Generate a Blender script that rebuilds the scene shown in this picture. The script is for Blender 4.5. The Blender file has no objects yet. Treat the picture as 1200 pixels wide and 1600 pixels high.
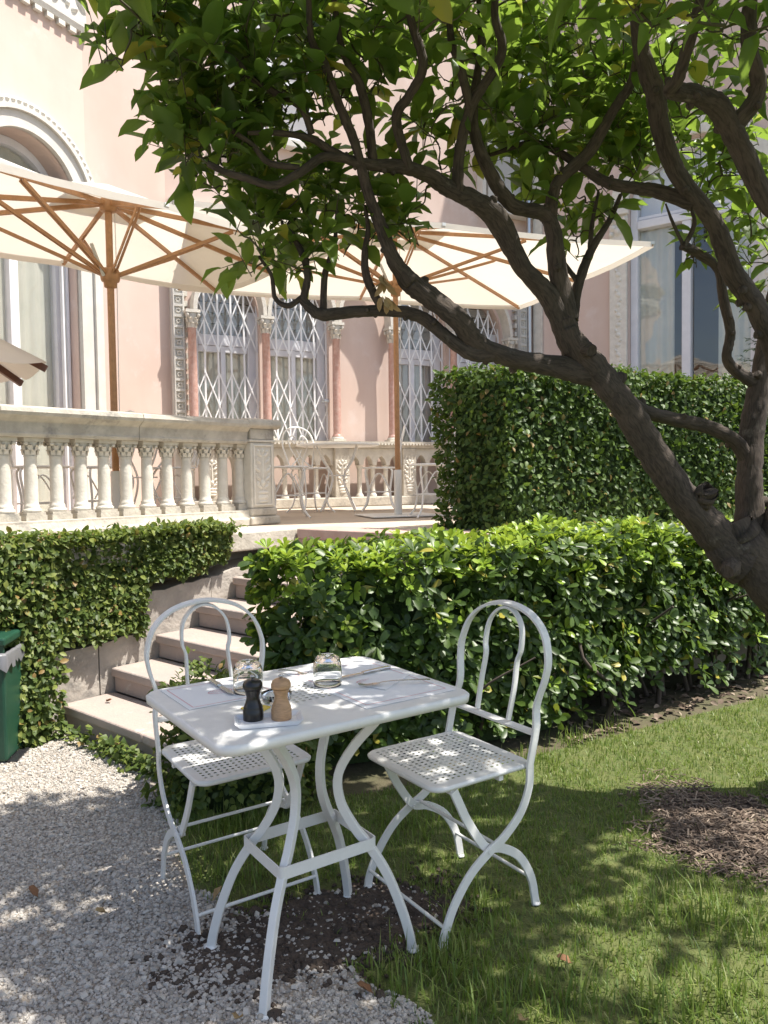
import bpy, bmesh, math, random
import numpy as np
from mathutils import Vector, Matrix
random.seed(7); rng = np.random.default_rng(7)
scene = bpy.context.scene
COL = scene.collection

# ------------------------------------------------------------------ camera
CAM_H, FPX, PITCH, ROLL = 1.32, 1200.0, math.radians(2.48), math.radians(0.8)
_f = Vector((0, math.cos(PITCH), -math.sin(PITCH)))
_r0 = Vector((1, 0, 0)); _u0 = _r0.cross(_f)
_r = _r0 * math.cos(ROLL) - _u0 * math.sin(ROLL)
_u = _r.cross(_f)
CAM = Vector((0, 0, CAM_H))
cd = bpy.data.cameras.new('camera'); cam = bpy.data.objects.new('camera', cd); COL.objects.link(cam)
cam.matrix_world = Matrix(((_r.x, _u.x, -_f.x, 0), (_r.y, _u.y, -_f.y, 0), (_r.z, _u.z, -_f.z, CAM_H), (0, 0, 0, 1)))
cd.sensor_fit = 'VERTICAL'; cd.sensor_height = 24.0; cd.lens = 18.0
cd.clip_start = 0.05; cd.clip_end = 500
scene.camera = cam

# ------------------------------------------------------------------ light
SUN = Vector((0.43, -0.045, 0.895)).normalized()
w = bpy.data.worlds.new('World'); scene.world = w; w.use_nodes = True
nt = w.node_tree; sky = nt.nodes.new('ShaderNodeTexSky'); sky.sky_type = 'NISHITA'; sky.sun_disc = False
sky.sun_elevation = math.asin(SUN.z); sky.sun_rotation = math.atan2(SUN.x, SUN.y)
sky.dust_density = 2.5; sky.ozone_density = .5
bg = nt.nodes['Background']; bg.inputs[1].default_value = 0.125
nt.links.new(sky.outputs[0], bg.inputs[0])
sd = bpy.data.lights.new('sun', 'SUN'); sd.energy = 4.8; sd.angle = math.radians(0.53); sd.color = (1, 0.955, 0.88)
so = bpy.data.objects.new('sun', sd); COL.objects.link(so)
so.rotation_euler = SUN.to_track_quat('Z', 'Y').to_euler()
so.location = (3, -2, 9)
vs = scene.view_settings; vs.view_transform = 'Standard'; vs.look = 'None'; vs.gamma = 1; vs.exposure = 0.9
vs.use_curve_mapping = False
scene.cycles.max_bounces = 8; scene.cycles.transparent_max_bounces = 12
scene.cycles.use_denoising = True

# ------------------------------------------------------------------ pixel helpers (photo pixels 1200 x 1600)
def ray(px, py):
    return (_f * FPX + _r * (px - 600) - _u * (py - 800)).normalized()
def onz(px, py, z):
    d = ray(px, py); return CAM + d * ((z - CAM.z) / d.z)
def aty(px, py, Y):
    d = ray(px, py); return CAM + d * (Y / d.y)
def proj(p):
    q = Vector(p) - CAM; dz = q.dot(_f)
    return (600 + FPX * q.dot(_r) / dz, 800 - FPX * q.dot(_u) / dz, dz)
def proj_np(P):
    Q = P - np.array(CAM); dz = Q @ np.array(_f)
    dzs = np.where(dz > .05, dz, .05)
    return 600 + FPX * (Q @ np.array(_r)) / dzs, 800 - FPX * (Q @ np.array(_u)) / dzs, dz
class Fr:
    """a wall's own frame: s along it, z up, d out of it"""
    def __init__(self, p0, e):
        self.p0 = Vector((p0[0], p0[1], 0)); self.e = Vector((e[0], e[1], 0)).normalized()
        n = Vector((self.e.y, -self.e.x, 0))
        self.n = n if n.dot(Vector((0, 0, 0)) - self.p0) > 0 else -n
    def pt(self, s, z, d=0.0):
        return self.p0 + self.e * s + self.n * d + Vector((0, 0, z))
    def hit(self, px, py, d=0.0):
        r = ray(px, py); p = self.p0 + self.n * d
        t = (p - CAM).dot(self.n) / r.dot(self.n); q = CAM + r * t
        return (q - self.p0).dot(self.e), q.z

# ------------------------------------------------------------------ object helpers
def tag(o, label=None, cat=None, group=None, kind=None):
    if label: o['label'] = label
    if cat: o['category'] = cat
    if group: o['group'] = group
    if kind: o['kind'] = kind
    return o
def empty(name, loc=(0, 0, 0), rz=0.0):
    o = bpy.data.objects.new(name, None); COL.objects.link(o)
    o.location = loc; o.rotation_euler = (0, 0, rz); o.empty_display_size = .1
    return o
def wloc(o):
    v = Vector((0, 0, 0))
    while o: v = v + o.location; o = o.parent
    return v
def copy_tree(o, parent=None):
    c = o.copy(); COL.objects.link(c)
    if parent: c.parent = parent
    for ch in o.children: copy_tree(ch, c)
    return c
def inst(name, mesh, parent, loc=(0, 0, 0), rot=None, scale=(1, 1, 1)):
    o = bpy.data.objects.new(name, mesh); COL.objects.link(o)
    if parent: o.parent = parent
    o.location = loc
    if rot is not None: o.rotation_euler = rot
    o.scale = scale
    return o
class MB:
    def __init__(self): self.v = []; self.f = []; self.sm = []
    def add(self, vs, fs, smooth=False):
        b = len(self.v); self.v += [tuple(x) for x in vs]
        for q in fs: self.f.append(tuple(i + b for i in q)); self.sm.append(smooth)
        return self
    def box8(self, c):   # c: bottom 4 ccw, top 4 ccw
        return self.add(c, [(0, 3, 2, 1), (4, 5, 6, 7), (0, 1, 5, 4), (1, 2, 6, 5), (2, 3, 7, 6), (3, 0, 4, 7)])
    def box(self, x0, x1, y0, y1, z0, z1):
        return self.box8([(x0, y0, z0), (x1, y0, z0), (x1, y1, z0), (x0, y1, z0), (x0, y0, z1), (x1, y0, z1), (x1, y1, z1), (x0, y1, z1)])
    def fbox(self, F, s0, s1, z0, z1, d0, d1):
        return self.box8([F.pt(s0, z0, d0), F.pt(s1, z0, d0), F.pt(s1, z0, d1), F.pt(s0, z0, d1), F.pt(s0, z1, d0), F.pt(s1, z1, d0), F.pt(s1, z1, d1), F.pt(s0, z1, d1)])
    def fprofile(self, F, s0, s1, prof):   # closed (d,z) outline swept along s
        n = len(prof)
        vs = [F.pt(s0, z, d) for d, z in prof] + [F.pt(s1, z, d) for d, z in prof]
        fs = [(i, (i + 1) % n, n + (i + 1) % n, n + i) for i in range(n)] + [tuple(range(n - 1, -1, -1)), tuple(range(n, 2 * n))]
        return self.add(vs, fs)
    def prism(self, poly, z0, z1):
        n = len(poly)
        vs = [(p[0], p[1], z0) for p in poly] + [(p[0], p[1], z1) for p in poly]
        return self.add(vs, [tuple(range(n - 1, -1, -1)), tuple(range(n, 2 * n))] + [(i, (i + 1) % n, n + (i + 1) % n, n + i) for i in range(n)])
    def lathe(self, prof, c=(0, 0, 0), n=16, smooth=True):
        vs = []; m = len(prof)
        for r, z in prof:
            for k in range(n):
                a = 2 * math.pi * k / n; vs.append((c[0] + r * math.cos(a), c[1] + r * math.sin(a), c[2] + z))
        fs = [(i * n + k, i * n + (k + 1) % n, (i + 1) * n + (k + 1) % n, (i + 1) * n + k) for i in range(m - 1) for k in range(n)]
        self.add(vs, fs, smooth)
        return self.add([vs[k] for k in range(n)], [tuple(range(n - 1, -1, -1))]).add([vs[(m - 1) * n + k] for k in range(n)], [tuple(range(n))])
    def tube(self, pts, rad, n=8, flat=None, up=(0, 0, 1), smooth=True, caps=True):
        """sweep; flat=(a,b): rectangular bar, a across 'up x dir', b along up"""
        pts = [Vector(p) for p in pts]; m = len(pts)
        if not hasattr(rad, '__len__'): rad = [rad] * m
        up = Vector(up); vs = []; pu = None
        for i, p in enumerate(pts):
            t = (pts[min(i + 1, m - 1)] - pts[max(i - 1, 0)]).normalized()
            if pu is None or flat:
                ref = up if abs(t.dot(up)) < .98 else Vector((1, 0, 0)) if abs(t.x) < .9 else Vector((0, 1, 0))
                if flat is None and pu is not None: ref = pu
            else: ref = pu
            a = t.cross(ref).normalized(); b = a.cross(t).normalized(); pu = b
            if flat:
                A, B = flat
                vs += [p + a * A + b * B, p - a * A + b * B, p - a * A - b * B, p + a * A - b * B]
            else:
                for k in range(n):
                    g = 2 * math.pi * k / n; vs.append(p + (a * math.cos(g) + b * math.sin(g)) * rad[i])
        k_ = 4 if flat else n
        fs = [(i * k_ + k, i * k_ + (k + 1) % k_, (i + 1) * k_ + (k + 1) % k_, (i + 1) * k_ + k) for i in range(m - 1) for k in range(k_)]
        self.add(vs, fs, smooth and not flat)
        if caps: self.add(vs[:k_], [tuple(range(k_ - 1, -1, -1))]).add(vs[-k_:], [tuple(range(k_))])
        return self
    def mesh(self, name, mat=None):
        me = bpy.data.meshes.new(name); me.from_pydata(self.v, [], self.f)
        me.polygons.foreach_set('use_smooth', self.sm)
        bm = bmesh.new(); bm.from_mesh(me); bmesh.ops.recalc_face_normals(bm, faces=bm.faces); bm.to_mesh(me); bm.free()
        if mat: me.materials.append(mat)
        return me
    def build(self, name, mat, parent=None, world=False, bevel=0, seg=2):
        if world and parent:
            o_ = wloc(parent); self.v = [(x - o_.x, y - o_.y, z - o_.z) for x, y, z in self.v]
        me = self.mesh(name, mat); o = bpy.data.objects.new(name, me); COL.objects.link(o)
        if parent: o.parent = parent
        if bevel:
            md = o.modifiers.new('bevel', 'BEVEL'); md.width = bevel; md.segments = seg; md.limit_method = 'ANGLE'; md.angle_limit = math.radians(40)
        return o
def crv(pts, n=6):
    """Catmull-Rom through points (any dimension)"""
    P = [np.array(p, float) for p in pts]; P = [2 * P[0] - P[1]] + P + [2 * P[-1] - P[-2]]; out = []
    for i in range(1, len(P) - 2):
        for k in range(n):
            t = k / n
            out.append(.5 * ((2 * P[i]) + (-P[i - 1] + P[i + 1]) * t + (2 * P[i - 1] - 5 * P[i] + 4 * P[i + 1] - P[i + 2]) * t * t + (-P[i - 1] + 3 * P[i] - 3 * P[i + 1] + P[i + 2]) * t ** 3))
    out.append(P[-2]); return out

# ------------------------------------------------------------------ materials
def mat(name, col, rough=.6, col2=None, scale=6, bump=0, bscale=60, metallic=0, spec=.5, detail=6, contrast=(.35, .65), coat=0, stain=None):
    m = bpy.data.materials.new(name); m.use_nodes = True; N = m.node_tree.nodes; L = m.node_tree.links
    b = N['Principled BSDF']; b.inputs['Base Color'].default_value = (*col, 1); b.inputs['Roughness'].default_value = rough
    b.inputs['Metallic'].default_value = metallic; b.inputs['Specular IOR Level'].default_value = spec
    if coat: b.inputs['Coat Weight'].default_value = coat
    geo = N.new('ShaderNodeNewGeometry')
    if col2:
        n = N.new('ShaderNodeTexNoise'); n.inputs['Scale'].default_value = scale; n.inputs['Detail'].default_value = detail; n.inputs['Roughness'].default_value = .62
        L.new(geo.outputs['Position'], n.inputs['Vector'])
        r = N.new('ShaderNodeMapRange'); r.inputs[1].default_value = contrast[0]; r.inputs[2].default_value = contrast[1]
        L.new(n.outputs['Fac'], r.inputs[0])
        mx = N.new('ShaderNodeMix'); mx.data_type = 'RGBA'; mx.inputs[6].default_value = (*col, 1); mx.inputs[7].default_value = (*col2, 1)
        L.new(r.outputs[0], mx.inputs[0]); out = mx.outputs[2]
        if stain:
            n2 = N.new('ShaderNodeTexNoise'); n2.inputs['Scale'].default_value = stain[1]; n2.inputs['Detail'].default_value = 8; n2.inputs['Roughness'].default_value = .7
            L.new(geo.outputs['Position'], n2.inputs['Vector'])
            r2 = N.new('ShaderNodeMapRange'); r2.inputs[1].default_value = stain[2]; r2.inputs[2].default_value = stain[2] + .12
            L.new(n2.outputs['Fac'], r2.inputs[0])
            m2 = N.new('ShaderNodeMix'); m2.data_type = 'RGBA'; m2.inputs[7].default_value = (*stain[0], 1)
            L.new(r2.outputs[0], m2.inputs[0]); L.new(out, m2.inputs[6]); out = m2.outputs[2]
        L.new(out, b.inputs['Base Color'])
    if bump:
        n3 = N.new('ShaderNodeTexNoise'); n3.inputs['Scale'].default_value = bscale; n3.inputs['Detail'].default_value = 6
        L.new(geo.outputs['Position'], n3.inputs['Vector'])
        bp = N.new('ShaderNodeBump'); bp.inputs['Strength'].default_value = bump; bp.inputs['Distance'].default_value = .01
        L.new(n3.outputs['Fac'], bp.inputs['Height']); L.new(bp.outputs['Normal'], b.inputs['Normal'])
    return m
def leaf_mat(name, cols, trans, tfac=.35, rough=.38, spec=.45, odd=None):
    """per-leaf colour from island / object random; thin leaf lets light through"""
    m = bpy.data.materials.new(name); m.use_nodes = True; N = m.node_tree.nodes; L = m.node_tree.links
    b = N['Principled BSDF']; b.inputs['Roughness'].default_value = rough; b.inputs['Specular IOR Level'].default_value = spec
    geo = N.new('ShaderNodeNewGeometry'); oi = N.new('ShaderNodeObjectInfo')
    ad = N.new('ShaderNodeMath'); ad.operation = 'ADD'; L.new(geo.outputs['Random Per Island'], ad.inputs[0]); L.new(oi.outputs['Random'], ad.inputs[1])
    fr = N.new('ShaderNodeMath'); fr.operation = 'FRACT'; L.new(ad.outputs[0], fr.inputs[0])
    cr = N.new('ShaderNodeValToRGB'); e = cr.color_ramp.elements
    e[0].position = 0; e[0].color = (*cols[0], 1); e[1].position = 1; e[1].color = (*cols[-1], 1)
    for i, c in enumerate(cols[1:-1]):
        x = e.new((i + 1) / (len(cols) - 1)); x.color = (*c, 1)
    if odd:
        e[-1].position = .965; x = e.new(.972); x.color = (*odd, 1)
    L.new(fr.outputs[0], cr.inputs[0]); L.new(cr.outputs[0], b.inputs['Base Color'])
    t = N.new('ShaderNodeBsdfTranslucent')
    mu = N.new('ShaderNodeMix'); mu.data_type = 'RGBA'; mu.blend_type = 'MIX'; mu.inputs[0].default_value = .6
    mu.inputs[7].default_value = (*trans, 1); L.new(cr.outputs[0], mu.inputs[6]); L.new(mu.outputs[2], t.inputs[0])
    ms = N.new('ShaderNodeMixShader'); ms.inputs[0].default_value = tfac
    L.new(b.outputs[0], ms.inputs[1]); L.new(t.outputs[0], ms.inputs[2]); L.new(ms.outputs[0], N['Material Output'].inputs[0])
    return m
def pane_mat(name, tint=(.97, .97, .96)):
    m = bpy.data.materials.new(name); m.use_nodes = True; N = m.node_tree.nodes; L = m.node_tree.links
    N.remove(N['Principled BSDF'])
    g = N.new('ShaderNodeBsdfGlossy'); g.inputs['Roughness'].default_value = .02; t = N.new('ShaderNodeBsdfTransparent'); t.inputs[0].default_value = (*tint, 1)
    lw = N.new('ShaderNodeLayerWeight'); lw.inputs[0].default_value = .5; pw = N.new('ShaderNodeMath'); pw.operation = 'POWER'; pw.inputs[1].default_value = 5; L.new(lw.outputs['Facing'], pw.inputs[0])
    fz = N.new('ShaderNodeMath'); fz.operation = 'MULTIPLY_ADD'; fz.inputs[1].default_value = .85; fz.inputs[2].default_value = .075; L.new(pw.outputs[0], fz.inputs[0])
    nz = N.new('ShaderNodeTexNoise'); nz.inputs['Scale'].default_value = 1.3; bp = N.new('ShaderNodeBump'); bp.inputs['Strength'].default_value = .12; bp.inputs['Distance'].default_value = .08
    geo = N.new('ShaderNodeNewGeometry'); L.new(geo.outputs['Position'], nz.inputs[0]); L.new(nz.outputs[0], bp.inputs['Height']); L.new(bp.outputs[0], g.inputs['Normal'])
    ms = N.new('ShaderNodeMixShader'); L.new(fz.outputs[0], ms.inputs[0]); L.new(t.outputs[0], ms.inputs[1]); L.new(g.outputs[0], ms.inputs[2])
    L.new(ms.outputs[0], N['Material Output'].inputs[0]); return m
def clear_glass(name):
    m = bpy.data.materials.new(name); m.use_nodes = True; b = m.node_tree.nodes['Principled BSDF']
    b.inputs['Transmission Weight'].default_value = 1; b.inputs['Roughness'].default_value = .01; b.inputs['IOR'].default_value = 1.45
    b.inputs['Base Color'].default_value = (.97, .985, .98, 1); return m
def canvas_mat(name, col):
    m = mat(name, col, .85, tuple(c * .93 for c in col), 3, .5, 9); N = m.node_tree.nodes; L = m.node_tree.links
    t = N.new('ShaderNodeBsdfTranslucent'); t.inputs[0].default_value = (col[0], col[1] * .96, col[2] * .90, 1)
    ms = N.new('ShaderNodeMixShader'); ms.inputs[0].default_value = .42
    L.new(N['Principled BSDF'].outputs[0], ms.inputs[1]); L.new(t.outputs[0], ms.inputs[2]); L.new(ms.outputs[0], N['Material Output'].inputs[0]); return m
def add_grain(m, axis='Z', scale=(60, 60, 3), strength=.25, dark=.6, attr=None):
    """wood / bark grain along one axis in object space"""
    N = m.node_tree.nodes; L = m.node_tree.links; b = N['Principled BSDF']
    tc = N.new('ShaderNodeTexCoord'); mp = N.new('ShaderNodeMapping'); mp.inputs['Scale'].default_value = scale
    if attr: at = N.new('ShaderNodeAttribute'); at.attribute_name = attr
    L.new(at.outputs['Vector'] if attr else tc.outputs['Object'], mp.inputs[0]); n = N.new('ShaderNodeTexNoise'); n.inputs['Scale'].default_value = 1; n.inputs['Detail'].default_value = 5; n.inputs['Distortion'].default_value = 1.2 if attr else 0
    L.new(mp.outputs[0], n.inputs['Vector'])
    base = b.inputs['Base Color'].links[0].from_socket if b.inputs['Base Color'].links else None
    mx = N.new('ShaderNodeMix'); mx.data_type = 'RGBA'; mx.blend_type = 'MULTIPLY'
    if base: L.new(base, mx.inputs[6])
    else: mx.inputs[6].default_value = b.inputs['Base Color'].default_value
    mx.inputs[7].default_value = (dark, dark, dark, 1)
    rr = N.new('ShaderNodeMapRange'); rr.inputs[1].default_value = .4; rr.inputs[2].default_value = .65; L.new(n.outputs[0], rr.inputs[0])
    L.new(rr.outputs[0], mx.inputs[0]); L.new(mx.outputs[2], b.inputs['Base Color'])
    bp = N.new('ShaderNodeBump'); bp.inputs['Strength'].default_value = strength; bp.inputs['Distance'].default_value = .004
    L.new(n.outputs[0], bp.inputs['Height']); L.new(bp.outputs[0], b.inputs['Normal'])
    return m

M = {}
M['pink'] = mat('pink_stucco', (.60, .455, .385), .9, (.64, .51, .445), .9, .14, 40, stain=((.66, .545, .49), 2.1, .58))
add_grain(M['pink'], scale=(2.6, 2.6, .5), strength=.02, dark=.92)
M['stucco_white'] = mat('white_stucco_trim', (.62, .60, .55), .8, (.55, .525, .475), 5, .2, 50)
M['stone'] = mat('weathered_limestone', (.53, .49, .415), .88, (.38, .345, .29), 9, .5, 45, stain=((.25, .235, .21), 5, .565))
M['stone_white'] = mat('pale_carved_stone', (.62, .585, .515), .85, (.53, .495, .43), 12, .35, 60, stain=((.42, .39, .335), 8, .66))
M['step'] = mat('rose_grey_stone', (.41, .32, .275), .85, (.33, .285, .255), 4, .35, 60, stain=((.48, .43, .385), 11, .60))
M['rose_marble'] = mat('rose_marble', (.44, .25, .205), .4, (.52, .35, .30), 22, .05, 80)
M['slab'] = mat('rose_stone_edge', (.40, .265, .225), .8, (.46, .345, .30), 7, .3, 70)
M['cheek'] = mat('grey_weathered_wall', (.44, .40, .35), .92, (.31, .28, .25), 5, .8, 30, stain=((.18, .17, .16), 4.0, .58))
M['tile'] = mat('terrace_paving', (.50, .42, .335), .75, (.44, .37, .30), 3, .1, 60)
M['white_paint'] = mat('white_painted_iron', (.74, .735, .71), .42, (.70, .695, .67), 30, .05, 200, stain=((.42, .35, .27), 55, .70))
M['wire_paint'] = mat('white_wire_paint', (.84, .83, .80), .45)
M['carved'] = mat('white_carved_stone', (.72, .69, .62), .85, (.62, .585, .52), 14, .3, 60)
M['grille_paint'] = mat('white_grille_paint', (.80, .80, .80), .5)
M['frame_paint'] = mat('white_frame_paint', (.74, .74, .77), .5, (.68, .68, .71), 8)
M['teak'] = add_grain(mat('oiled_teak', (.45, .235, .105), .5, (.39, .20, .085), 8), scale=(40, 40, 40), strength=.05, dark=.85)
M['teak_dark'] = mat('dark_wood', (.13, .05, .025), .45, (.09, .035, .02), 20)
M['canvas'] = canvas_mat('cream_canvas', (.70, .675, .62))
M['curtain'] = mat('pale_green_curtain', (.62, .62, .56), .9, (.55, .56, .50), 3)
M['curtain_grey'] = mat('grey_curtain', (.45, .44, .42), .9, (.38, .375, .365), 3)
M['room'] = mat('dim_room', (.22, .20, .18), .9)
M['pane'] = pane_mat('window_pane')
M['glass'] = clear_glass('drinking_glass')
M['alu'] = mat('grey_metal', (.5, .5, .5), .35, metallic=1)
M['steel'] = mat('cutlery_steel', (.62, .61, .59), .18, metallic=1)
M['black_wood'] = mat('black_lacquered_wood', (.012, .011, .011), .28)
M['light_wood'] = add_grain(mat('beech_wood', (.50, .30, .16), .45, (.44, .26, .13), 12), scale=(60, 60, 260), strength=.08, dark=.75)
M['ceramic'] = mat('white_ceramic', (.80, .80, .82), .2)
M['paper'] = mat('white_paper', (.80, .80, .80), .8)
M['red_ink'] = mat('red_ink', (.70, .40, .40), .8)
M['yellow'] = mat('yellow_paper', (.68, .50, .08), .6)
M['green_metal'] = mat('green_painted_metal', (.012, .055, .032), .4, (.015, .065, .038), 10, spec=.5)
M['black_plastic'] = mat('black_bin_liner', (.02, .02, .022), .25)
M['grey_plastic'] = mat('grey_bin_liner', (.16, .16, .17), .3)
M['bark'] = add_grain(mat('citrus_bark', (.095, .072, .056), .92, (.065, .05, .040), 9, stain=((.19, .165, .135), 9, .62)), scale=(95, 95, 20), strength=1.0, dark=.5, attr='limb_co')
M['twig'] = mat('green_brown_twig', (.07, .065, .03), .8)
M['citrus'] = leaf_mat('citrus_leaf', [(.05, .10, .022), (.072, .135, .028), (.095, .165, .03), (.14, .21, .04)], (.38, .55, .07), .48, .38, .42, (.42, .36, .06))
M['pitto'] = leaf_mat('pittosporum_leaf', [(.040, .075, .018), (.06, .105, .022), (.09, .145, .028)], (.26, .40, .04), .28, .40, .4, (.34, .30, .05))
M['pitto_new'] = leaf_mat('pittosporum_new_growth', [(.20, .32, .035), (.26, .38, .045), (.32, .42, .07)], (.46, .58, .06), .36, .36, .45)
M['hedge_leaf'] = leaf_mat('small_hedge_leaf', [(.038, .070, .018), (.06, .105, .022), (.10, .155, .03)], (.24, .38, .04), .25, .48, .3, (.22, .15, .05))
M['ivy'] = leaf_mat('ivy_leaf', [(.045, .072, .020), (.075, .115, .026), (.115, .155, .035), (.20, .23, .055)], (.28, .40, .05), .27, .48, .3, (.26, .17, .06))
M['core'] = mat('light_blocking_green', (.020, .040, .010), .95, (.03, .055, .012), 30, .8, 60)  # dark green for the solid cores added inside foliage to block light
M['grass'] = leaf_mat('grass_blade', [(.09, .15, .03), (.13, .205, .04), (.175, .255, .05), (.32, .32, .13)], (.32, .42, .07), .38, .45, .4)
M['conifer'] = leaf_mat('conifer_needle', [(.02, .06, .02), (.035, .09, .03)], (.1, .2, .05), .2)
M['pebble'] = leaf_mat('pale_pebble', [(.27, .245, .215), (.37, .34, .30), (.44, .405, .36), (.51, .475, .425), (.32, .28, .24)], (.5, .45, .4), 0.0, .85, .3)
M['gravel_base'] = mat('gravel_bed', (.40, .35, .29), .95, (.26, .22, .18), 160, 1.0, 170)
M['soil'] = mat('dark_soil', (.060, .043, .033), .97, (.095, .07, .052), 22, 1.0, 130)
M['ground'] = mat('garden_earth', (.10, .075, .05), .97, (.07, .075, .03), 2.2, .8, 40)
M['lawn'] = mat('lawn_turf', (.11, .12, .035), .97, (.075, .10, .025), 14, 1.0, 90)
M['mulch'] = leaf_mat('bark_mulch', [(.07, .05, .038), (.12, .088, .066), (.19, .145, .11), (.30, .24, .185)], (.2, .15, .1), 0, .9, .2)
M['dead_leaf'] = mat('dry_brown_leaf', (.24, .12, .055), .8, (.17, .08, .035), 30)
M['straw_leaf'] = mat('dry_straw_leaf', (.42, .30, .15), .8, (.33, .22, .10), 30)
M['fruitlet'] = mat('green_fruit', (.06, .12, .02), .4)
# ------------------------------------------------------------------ ground
RISER, TREAD = .14, .29
T = 7 * RISER                                      # terrace level above the garden
FS = Fr(onz(95, 1100, RISER), (.65, .76))          # stair / terrace wall line, s runs uphill, d to the right
g = MB(); g.add([(-90, -60, -.012), (90, -60, -.012), (90, 140, -.012), (-90, 140, -.012)], [(0, 1, 2, 3)])
tag(g.build('ground', M['ground']), kind='structure')
def ground_poly(name, pts, z, m):
    mb = MB(); mb.add([(p[0], p[1], z) for p in pts], [tuple(range(len(pts)))]); o = mb.build(name, m); tag(o, kind='structure'); return o
GRAVEL = [(-7, -3), (.25, -3), (.12, .9)] + [tuple(onz(x, y, 0))[:2] for x, y in [(640, 1600), (560, 1520), (420, 1440), (300, 1385), (262, 1290), (245, 1215)]] + [tuple(FS.pt(-.02, 0, .9))[:2], tuple(FS.pt(-.02, 0, 0))[:2], tuple(FS.pt(-.05, 0, -.1))[:2], tuple(FS.pt(-3.5, 0, -.1))[:2], (-7, 1.5)]
ground_poly('gravel_path', GRAVEL, 0, M['gravel_base'])
LAWN = [(.25, -3), (9, -3), (9, 6.2), (4.2, 5.6), (2.6, 4.62)] + [tuple(onz(x, y, 0))[:2] for x, y in [(1190, 1090), (850, 1175), (600, 1235), (330, 1262), (245, 1215), (262, 1290), (300, 1385), (420, 1440), (560, 1520), (640, 1600)]] + [(.12, .9)]
ground_poly('lawn', LAWN, -.004, M['lawn'])
def blob(c, rx, ry, rot, n=44, wob=.16, seed=1):
    r = random.Random(seed); ph = [r.uniform(0, 6.28) for _ in range(6)]; out = []
    for k in range(n):
        a = 2 * math.pi * k / n; q = 1 + wob * sum(math.sin((j + 2) * a + ph[j]) / (j + 1.4) for j in range(5))
        x, y = rx * q * math.cos(a), ry * q * math.sin(a)
        out.append((c[0] + x * math.cos(rot) - y * math.sin(rot), c[1] + x * math.sin(rot) + y * math.cos(rot)))
    return out
sc_ = onz(505, 1452, 0); SOIL = blob((sc_.x, sc_.y), .40, .21, .45, n=120, wob=.22, seed=3)
ground_poly('soil_patch', [(sc_.x + (a - sc_.x) * .92, sc_.y + (b - sc_.y) * .92) for a, b in SOIL], .003, M['soil'])
mc_ = onz(1165, 1300, 0); MULCH = blob((mc_.x + .12, mc_.y), .50, .40, .2, n=90, wob=.26, seed=9)
ground_poly('mulch_bed', [(mc_.x + .12 + (a - mc_.x - .12) * .8, mc_.y + (b - mc_.y) * .8) for a, b in MULCH], .004, M['soil'])
def inpoly(px, py, poly):
    x = np.asarray(px); y = np.asarray(py); c = np.zeros(x.shape, bool); n = len(poly)
    for i in range(n):
        x1, y1 = poly[i][:2]; x2, y2 = poly[(i + 1) % n][:2]
        if y1 == y2: continue
        k = ((y1 > y) != (y2 > y)) & (x < (x2 - x1) * (y - y1) / (y2 - y1) + x1); c ^= k
    return c

# ------------------------------------------------------------------ terrace, wall and stairs
tp = [FS.pt(-2.8, 0, -.35), FS.pt(6 * TREAD, 0, -.35), FS.pt(6 * TREAD + .0, 0, 0), FS.pt(6 * TREAD, 0, 1.5), Vector((3.6, 5.9, 0)), Vector((8, 8, 0)), Vector((8.5, 12, 0)), Vector((2.6, 13.6, 0)), Vector((-3.2, 10.2, 0)), Vector((-4.6, 8.6, 0)), Vector((-8, 3.0, 0))]
mb = MB(); mb.prism(tp, 0, T - .004); tag(mb.build('terrace', M['tile']), kind='structure')
st = empty('stone_staircase', FS.pt(0, 0, .55)); tag(st, 'broad rose-grey stone steps climbing from the gravel to the terrace', 'stairs')
for k in range(1, 7):
    s0 = (k - 1) * TREAD
    mb = MB(); mb.fbox(FS, s0 + .025, 6 * TREAD - .002 if k < 6 else 6 * TREAD - .002, (k - 1) * RISER - (.0 if k > 1 else .02), k * RISER - .052, .003, 1.12)
    a = mb.build('step', M['step'], st, True, .006)
    nslab = 1 if k % 2 else 2
    cut = [.002] + ([.55 + .1 * math.sin(k)] if nslab == 2 else [.78 if k == 1 else 1.0]) + [1.14]
    for c0, c1 in zip(cut[:-1], cut[1:]):
        t_ = MB(); t_.fbox(FS, s0 + random.uniform(-.004, .004), s0 + TREAD + .022, k * RISER - .05, k * RISER, c0 + .0015, c1 - .0015)
        t_.build('tread_slab', M['step'], a, True, .012, 3)
te = empty('terrace_edge', FS.pt(6 * TREAD, 0, .6)); tag(te, 'low rose stone edge of the terrace above the top step', 'stone edge')
for i, (c0, c1) in enumerate([(.02, .80), (.80, 1.5)]):
    mb = MB(); mb.fbox(FS, 6 * TREAD - .025, 6 * TREAD + .30, T - .07, T + .002, c0 + .002, c1 - .002); mb.build('edge_slab', M['slab'], te, True, .012, 3)
mb = MB(); mb.fbox(FS, 6 * TREAD - .012, 6 * TREAD + .02, 6 * RISER - .06, T - .072, .004, 1.48); mb.build('riser_face', M['slab'], te, True)
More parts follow.
